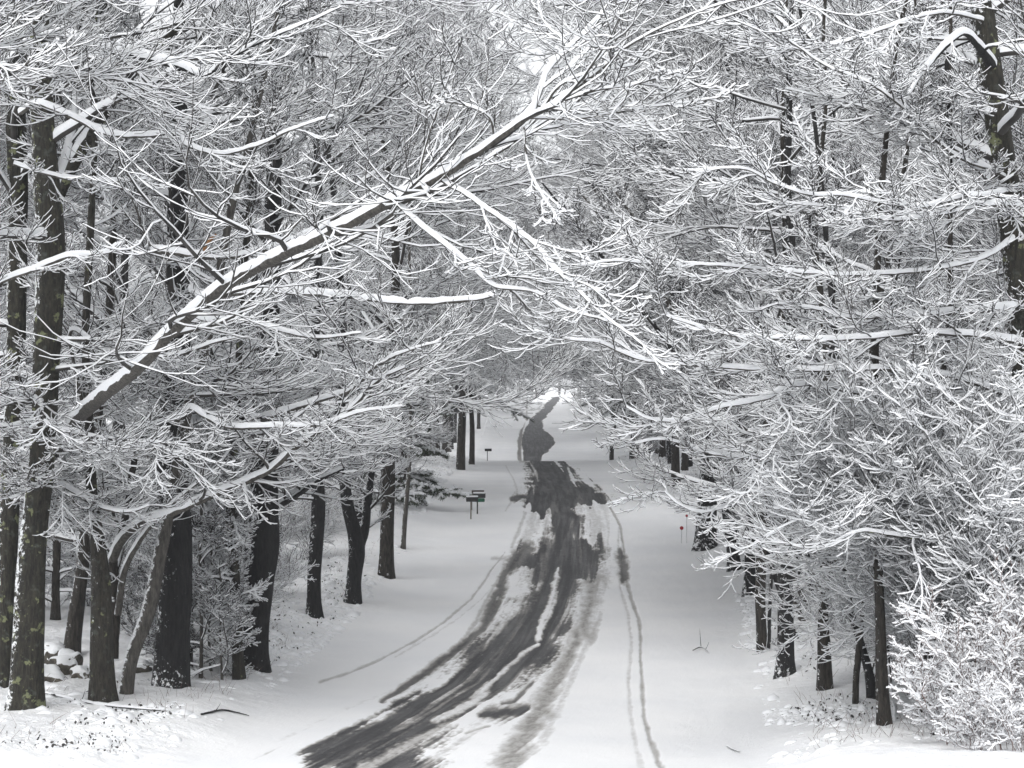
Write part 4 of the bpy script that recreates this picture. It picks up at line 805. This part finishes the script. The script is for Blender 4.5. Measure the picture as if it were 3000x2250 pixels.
# fine bushes under the trees
def bush(seed, H=1.9, n_=22, spread=.9):
    r = np.random.default_rng(seed); B = [np.array([r.normal(0, .18), r.normal(0, .18), -.1]) for _ in range(n_)]
    E = [np.array([r.normal(0, spread), r.normal(0, spread), H*r.uniform(.5, 1.1)]) for _ in range(n_)]
    return stems_shrub('understorey_bush', B, E, None, M_TWIG, seed, 0.009, .9, .011, (8, 6, 2), .08, .0045, Ls=(.45, .5, .5))
BU = [bush(501), bush(502, 2.6, 20, 1.2), bush(503, 1.3, 18, .7)]; ub = [False]*3
for k in range(290):
    if k < 120: y = rs.uniform(60, 190)
    elif k >= 230: y = rs.uniform(60, 110)
    else: y = rs.uniform(66, 330)
    s = -1 if k % 2 else 1
    x = float(road_x(y))+s*(rs.uniform(8.6, 22) if k < 120 else rs.uniform(9, 60))
    if k >= 230: s = -1; x = float(road_x(y))-rs.uniform(10, 26)
    if abs(1500+x/y*F-1500) > 1600 or (s > 0 and y < 58): continue
    i = int(rs.integers(0, 3)); sd = 'left' if s < 0 else 'right'
    dup(BU[i], (x, y, float(ground_z(x, y))), rs.uniform(0, 6.28), rs.uniform(.7, 1.3), 'fine twiggy bush under the trees of the %s verge' % sd, 'bush', 'bushes under the trees on the %s' % sd, not ub[i]); ub[i] = True
for i in range(3):
    if not ub[i]: print('unused bush', i)

# leaning parallel stems on the right of the road
for i in range(13):
    d = 66+i*1.7+rs.uniform(-1, 1); x0 = 2060+i*22+rs.uniform(-40, 40); y0 = 1150+rs.uniform(-60, 60); ln = rs.uniform(480, 760); an = math.radians(rs.uniform(52, 66))
    g0 = gp(2340+i*22, d); p0 = [(1500+g0[0]/d*F, HOR-(g0[2]-CZ)/d*F), (2200+i*24, 1480), (x0+60, y0+90), (x0-ln*.5*math.cos(an), y0-ln*.5*math.sin(an)), (x0-ln*math.cos(an)*1.05, y0-ln*math.sin(an))]
    traced_tree('L%d' % i, [(a_, b2, w_) for (a_, b2), w_ in zip(p0, (16, 15, 14, 11, 5))], 'grey' if i % 3 else 'oak', 'slender stem bending left toward the road in the leaning thicket on the right', name='leaning_sapling', top=False, depth=d, crown_from=.3, nl=11, LL=2.4, group='leaning saplings on the right')

# ------------------------------------------------------------------ stones, fallen branches, markers, mailboxes
mS, n, b_, L = mat('snow_capped_stone')
tc = N(n, 'ShaderNodeTexCoord'); n1 = N(n, 'ShaderNodeTexNoise', Scale=7.0, Detail=6.0); L.new(tc.outputs['Object'], n1.inputs['Vector'])
geo = N(n, 'ShaderNodeNewGeometry'); sx = N(n, 'ShaderNodeSeparateXYZ'); L.new(geo.outputs['Normal'], sx.inputs[0])
ma = N(n, 'ShaderNodeMath', operation='MULTIPLY_ADD'); L.new(n1.outputs[0], ma.inputs[0]); ma.inputs[1].default_value = .6; L.new(sx.outputs[2], ma.inputs[2])
L.new(mixc(n, L, ramp(n, ma.outputs[0], [(.38, (0, 0, 0)), (.46, (1, 1, 1))], L), ramp(n, n1.outputs[0], [(.3, (.035, .032, .026)), (.7, (.14, .125, .10))], L), SNOWC), b_.inputs['Base Color']); b_.inputs['Roughness'].default_value = .85
import bmesh
def stone(name, px, py, d, sx_, sy_, sz, label, seed, group=None):
    bm = bmesh.new(); bmesh.ops.create_icosphere(bm, subdivisions=4, radius=1); V = np.array([v.co[:] for v in bm.verts])
    r = 1+.42*fbm(V[:, 0]*1.3+seed, V[:, 1]*1.3+V[:, 2]*1.7, 3)+.05*fbm(V[:, 0]*6+seed, V[:, 1]*6+V[:, 2]*5, 2)
    V = np.sign(V)*np.abs(V)**.8*r[:, None]*[sx_*.8, sy_*.8, sz*.85]
    for v, c_ in zip(bm.verts, V): v.co = c_
    me = bpy.data.meshes.new(name); bm.to_mesh(me); bm.free(); me.materials.append(mS)
    for p_ in me.polygons: p_.use_smooth = True
    o = bpy.data.objects.new(name, me); COL.objects.link(o); o.location = tuple(P(px, py, d)); tag(o, label, 'stone', group); return o
for i, a_ in enumerate([(150, 1985, 58.5, .42, .4, .34, 'rounded stone under snow at the right foot of the lichened trunk'), (195, 1950, 59.5, .45, .45, .42, 'upright mossy stone half bare behind the first rounded stone'),
    (232, 1990, 59, .30, .3, .40, 'dark mossy stone with a bare face left of the brown forked maple'), (155, 1915, 60.5, .38, .4, .35, 'snow heaped stone at the top of the small pile'),
    (408, 1958, 60.5, .36, .4, .26, 'brown boulder with a snow cap between the beech and the black oak'), (395, 2010, 59, .5, .4, .16, 'flat stone buried in snow beside the foot of the beech'),
    (590, 2012, 58.5, .55, .4, .20, 'snow-buried stone just right of the thick black oak'), (660, 2022, 58, .32, .3, .14, 'small snow-covered stone in front of the slim mossy trunk'),
    (705, 2015, 58.5, .30, .3, .12, 'smallest snow-covered stone at the foot of the slim mossy trunk'), (545, 2050, 56.8, .28, .25, .13, 'snow lump touching the right foot of the thick black oak')]):
    stone('stone', *a_, seed=i*3.1)
def ground_stick(name, pts, label, m=M_OAK, extra=(), snow=.6):
    Q = []
    for j_, (px, py, w_) in enumerate(pts):
        d = depth_on_ground(px, py); x = by_px(px, d); Q.append((x, d, float(ground_z(x, d))+.03+w_*.0006, w_/2*d/F))
    o = np.array(Q[0][:3]); C = spline(np.array(Q), 24); b = Buf(); sweep(b, C[None, :, :3], C[None, :, 3], 6, 3, snow, RNG, .010, .4, .3, .2)
    for e_ in extra:
        i0, dx, dz, l_ = e_; s_ = C[i0, :3]; k_ = np.linspace(0, 1, 6)[:, None]; q = s_+np.array([dx, .1, dz])*l_*k_+np.array([0, 0, .06])*k_**2
        sweep(b, q[None], np.array([[.012]])*(1-.7*k_.T), 5, 2, snow, RNG, .008, .4, .3, .3)
    ob = b.make(name, [m, M_SNOW], None, o); ob.location = tuple(o); tag(ob, label, 'branch')
ground_stick('fallen_branch', [(112, 2026, 5), (180, 2040, 8), (260, 2052, 9), (340, 2068, 9), (420, 2086, 7), (490, 2094, 3)], 'long fallen branch lying on the snow in front of the lichened trunk', extra=((8, .2, .5, .4),))
ground_stick('fallen_branch', [(590, 2105, 6), (618, 2098, 7), (650, 2092, 6), (690, 2097, 5), (730, 2107, 3)], 'short dark fallen branch on the snow right of the black oak', extra=((10, .5, .5, .25),), snow=.15)
ground_stick('fallen_branch', [(2130, 2195, 4), (2150, 2206, 4), (2168, 2214, 3)], 'small broken stick on the snow at the bottom right of the road', snow=.1)
ground_stick('dead_twig', [(2030, 1912, 3), (2045, 1905, 4), (2060, 1905, 3), (2078, 1918, 2)], 'dead twig with an upright spur poking out of the snow on the right verge', extra=((9, -.1, 1.3, .35), (15, .5, .7, .2)), snow=.1)
def flat_mat(name, col, rough=.5):
    m, n, b, L = mat(name); nz = N(n, 'ShaderNodeTexNoise', Scale=14.0, Detail=4.0); tc = N(n, 'ShaderNodeTexCoord'); L.new(tc.outputs['Object'], nz.inputs['Vector'])
    L.new(ramp(n, nz.outputs[0], [(.3, tuple(c*.8 for c in col)), (.7, tuple(min(1, c*1.15) for c in col))], L), b.inputs['Base Color']); b.inputs['Roughness'].default_value = rough; return m
M_BLK = flat_mat('black_metal', (.012, .012, .014)); M_GRN = flat_mat('green_plastic', (.010, .10, .055)); M_POST = flat_mat('weathered_post', (.22, .20, .17), .8); M_DPOST = flat_mat('dark_post', (.05, .045, .04), .8)
M_REDR = flat_mat('red_reflector', (.38, .02, .03), .35); M_BRN = flat_mat('brown_metal', (.055, .035, .028))
def prism(name, prof, x0, x1, m, parent, loc=(0, 0, 0), bevel=.006, axis='x'):
    """profile in (y,z), extruded along x"""
    bm = bmesh.new(); n_ = len(prof)
    a_ = [bm.verts.new((x0, y, z)) for y, z in prof]; b2 = [bm.verts.new((x1, y, z)) for y, z in prof]
    for i in range(n_): bm.faces.new((a_[i], a_[(i+1) % n_], b2[(i+1) % n_], b2[i]))
    bm.faces.new(a_[::-1]); bm.faces.new(b2); bmesh.ops.recalc_face_normals(bm, faces=bm.faces)
    if bevel: bmesh.ops.bevel(bm, geom=[e for e in bm.edges if e.calc_face_angle(0) > .9], offset=bevel, segments=2, affect='EDGES')
    me = bpy.data.meshes.new(name); bm.to_mesh(me); bm.free(); me.materials.append(m)
    o = bpy.data.objects.new(name, me); COL.objects.link(o); o.parent = parent; o.location = loc; return o
def box_prof(y0, y1, z0, z1): return [(y0, z0), (y1, z0), (y1, z1), (y0, z1)]
def arch(w_, h_, n_=10, g_=0):
    return [(-w_/2, 0), (w_/2, 0)]+[(w_/2*math.cos(a_), h_-w_/2+w_/2*math.sin(a_)) for a_ in np.linspace(0, math.pi, n_)]
def mailbox(px, top_y, base_y, d, L_, label, bm_=M_BLK, pm=M_POST, rot=0.0, cap=.07, paper=False, post_dx=-.06, g_='mailboxes on the left verge'):
    x = by_px(px, d); gz = float(ground_z(x, d)); zt = CZ+(HOR-top_y)/F*d-gz   # underside height of the box
    t = empty('mailbox', (x, d, gz), label, 'mailbox', g_); t.rotation_euler = (0, 0, rot)
    prism('post', box_prof(-.035, .035, -.2, zt), post_dx-.03, post_dx+.03, pm, t)
    body = prism('body', arch(.17, .21), -L_/2, L_/2, bm_, t, (0, 0, zt+.002)); prism('door', arch(.178, .216), L_/2, L_/2+.012, bm_, t, (0, 0, zt+.001), .003)
    fl = prism('flag', box_prof(-.1, -.092, .04, .07), -.02, .14, M_DPOST, t, (0, 0, zt), .002)
    cp = [(-.075, 0), (.075, 0), (.082, cap*.4), (.06, cap*.85), (.02, cap), (-.03, cap*.97), (-.07, cap*.7), (-.085, cap*.3)]
    prism('snow_cap', cp, -L_/2-.01, L_/2+.01, M_SNOW, t, (0, 0, zt+.195), .02)
    if paper:
        prism('newspaper_box', [(-.08, 0), (.08, 0), (.08, .16), (-.08, .16)], -.16, .24, M_GRN, t, (0, 0, zt-.172), .02)
    return t
mailbox(1383, 1470, 1514, 101.5, .50, 'front black mailbox on a pale post with a thick snow cap', post_dx=-.05)
mailbox(1404, 1459, 1505, 104.0, .52, 'black mailbox with a green newspaper box slung beneath it', pm=M_DPOST, paper=True, post_dx=-.08)
mailbox(1400, 1449, 1500, 106.5, .54, 'brown mailbox behind the other two with its post standing above it', M_BRN, M_DPOST, cap=.06, post_dx=-.28)
mailbox(1430, 1322, 1342, 184.0, .52, 'lone mailbox far up the left verge at the crest', M_BLK, M_DPOST, cap=.03, g_=None)
def marker(px, py, rpx, label):
    d = 93.0; x = by_px(px, d); gz = float(ground_z(x, d)); t = empty('reflector_stake', (x, d, gz), label, 'road marker', 'red reflector stakes'); z = CZ+(HOR-py)/F*d-gz
    prism('stake', box_prof(-.006, .006, -.2, z-.02), -.006, .006, M_DPOST, t, (0, .012, 0), .001)
    bm = bmesh.new(); bmesh.ops.create_cone(bm, cap_ends=True, segments=20, radius1=rpx*d/F, radius2=rpx*d/F*.9, depth=.02)
    me = bpy.data.meshes.new('reflector'); bm.to_mesh(me); bm.free(); me.materials.append(M_REDR); o = bpy.data.objects.new('reflector', me); COL.objects.link(o); o.parent = t; o.location = (0, -.004, z); o.rotation_euler = (math.pi/2, 0, 0)
marker(1997, 1547, 5.5, 'larger red reflector on a thin stake beside the broad black oak'); marker(2012, 1511, 4, 'smaller red reflector above and right of the larger one')
# torn orange wood
M_ORG = flat_mat('torn_orange_wood', (.24, .12, .05), .8)
t_, b0_, r_ = ROADSIDE['E']
for key, pts in (('E', [(598, 735, 10, 53), (604, 712, 16, 53), (620, 700, 12, 53), (634, 686, 5, 53)]),):
    traced_limb(key, pts, 'torn_wood', M_ORG, twigs=False, snow=.2)
# dry weed stalks poking through the verge snow
def weeds():
    r = np.random.default_rng(8); n_ = 2600; y = 46+150*r.random(n_)**1.6; s = np.where(r.random(n_) < .5, -1, 1); x = road_x(y)+s*(6.6+np.abs(r.normal(0, 2.6, n_)))
    keep = fbm(x*.5, y*.3, 2) > -.05; x, y = x[keep], y[keep]; n_ = len(x); z = ground_z(x, y)-.03
    k = 4; L_ = r.uniform(.08, .34, n_); dr = np.stack([r.normal(0, .5, n_), r.normal(0, .5, n_), np.ones(n_)], 1); tt = np.linspace(0, 1, k)
    Q = np.stack([x, y, z], 1)[:, None]+dr[:, None]*(L_[:, None]*tt)[..., None]; Q[:, :, 0] += (r.normal(0, .06, n_)[:, None])*tt**2
    b = Buf(); sweep(b, Q, np.full((n_, k), .0045)*(1-.6*tt), 3, 1, .3, r, .006); o = b.make('verge_weeds', [M_RED, M_SNOW]); tag(o, 'dry weed stalks poking through the snow of both verges', 'weeds', None, 'stuff')
weeds()

# ------------------------------------------------------------------ clods thrown up on the verges, and leaf litter showing through
def clods():
    r = np.random.default_rng(21); n_ = 42000; y = 45+140*r.random(n_)**1.15; s_ = np.where(r.random(n_) < .45, -1, 1); u_ = 5.9+np.abs(r.normal(1.2, 2.3, n_))
    x = road_x(y)+s_*u_; keep = r.random(n_) < sstep(-.45, .45, fbm(x*.6+20, y*.25, 4)); x, y = x[keep], y[keep]; n_ = len(x)
    bm = bmesh.new(); bmesh.ops.create_icosphere(bm, subdivisions=1, radius=1); B0 = np.array([v.co[:] for v in bm.verts]); F0 = np.array([[v.index for v in f.verts] for f in bm.faces]); bm.free()
    sz = .03+.17*r.random(n_)**5; sc_ = sz[:, None]*r.uniform(.7, 1.5, (n_, 3))*[1.1, 1.1, .75]; ph = r.random((n_, 1))*50
    V = B0[None]*(1+.30*fbm(B0[None, :, 0]*1.5+ph, B0[None, :, 1]*1.5+B0[None, :, 2]*2+ph, 2))[..., None]*sc_[:, None]
    V = V+np.stack([x, y, ground_z(x, y)-sz*.35], 1)[:, None]; Q = F0[None]+(np.arange(n_)*len(B0))[:, None, None]
    o = mesh_np('snow_clods', V.reshape(-1, 3), Q.reshape(-1, 3), None, [M_SNOW]); tag(o, 'clods of ploughed snow strewn along both verges', 'snow clods', None, 'stuff')
    n_ = 6500; y = 46+140*r.random(n_)**1.5; s_ = np.where(r.random(n_) < .4, -1, 1); x = road_x(y)+s_*(6.4+np.abs(r.normal(1.0, 1.8, n_))); keep = (fbm(x*.6+20, y*.25, 4) > -.05); x, y = x[keep], y[keep]; n_ = len(x)
    c_ = np.stack([x, y, ground_z(x, y)+.035], 1)[:, None]; sz = r.uniform(.02, .055, (n_, 1, 1)); a_ = r.normal(0, 1, (n_, 1, 3)); a_ /= np.linalg.norm(a_, axis=2, keepdims=True); b2 = np.cross(a_, r.normal(0, 1, (n_, 1, 3))); b2 /= np.linalg.norm(b2, axis=2, keepdims=True)
    V = np.concatenate([c_-a_*sz, c_-b2*sz*.6, c_+a_*sz, c_+b2*sz*.6+np.array([0, 0, .012])], 1)
    o = mesh_np('leaf_litter', V.reshape(-1, 3), np.arange(n_*4).reshape(-1, 4), None, [M_TWIG], smooth=False); tag(o, 'dark dead leaves showing through the verge snow', 'leaf litter', None, 'stuff')
clods()

# ------------------------------------------------------------------ the damp winter air
def haze():
    bm = bmesh.new(); bmesh.ops.create_cube(bm, size=1); me = bpy.data.meshes.new('haze'); bm.to_mesh(me); bm.free()
    o = bpy.data.objects.new('haze', me); COL.objects.link(o); zs = [float(GZ.min())-1, float(GZ.max())+45]
    o.location = (0, 1180, (zs[0]+zs[1])/2); o.scale = (2900, 2480, zs[1]-zs[0])
    m = bpy.data.materials.new('haze'); m.use_nodes = True; n = m.node_tree; n.nodes.clear(); v = n.nodes.new('ShaderNodeVolumePrincipled'); out = n.nodes.new('ShaderNodeOutputMaterial')
    v.inputs['Color'].default_value = (.93, .95, 1, 1); v.inputs['Density'].default_value = 0.00022; n.links.new(v.outputs[0], out.inputs['Volume']); me.materials.append(m); tag(o, 'thin pale winter haze among the trees', 'haze', None, 'stuff')
haze()
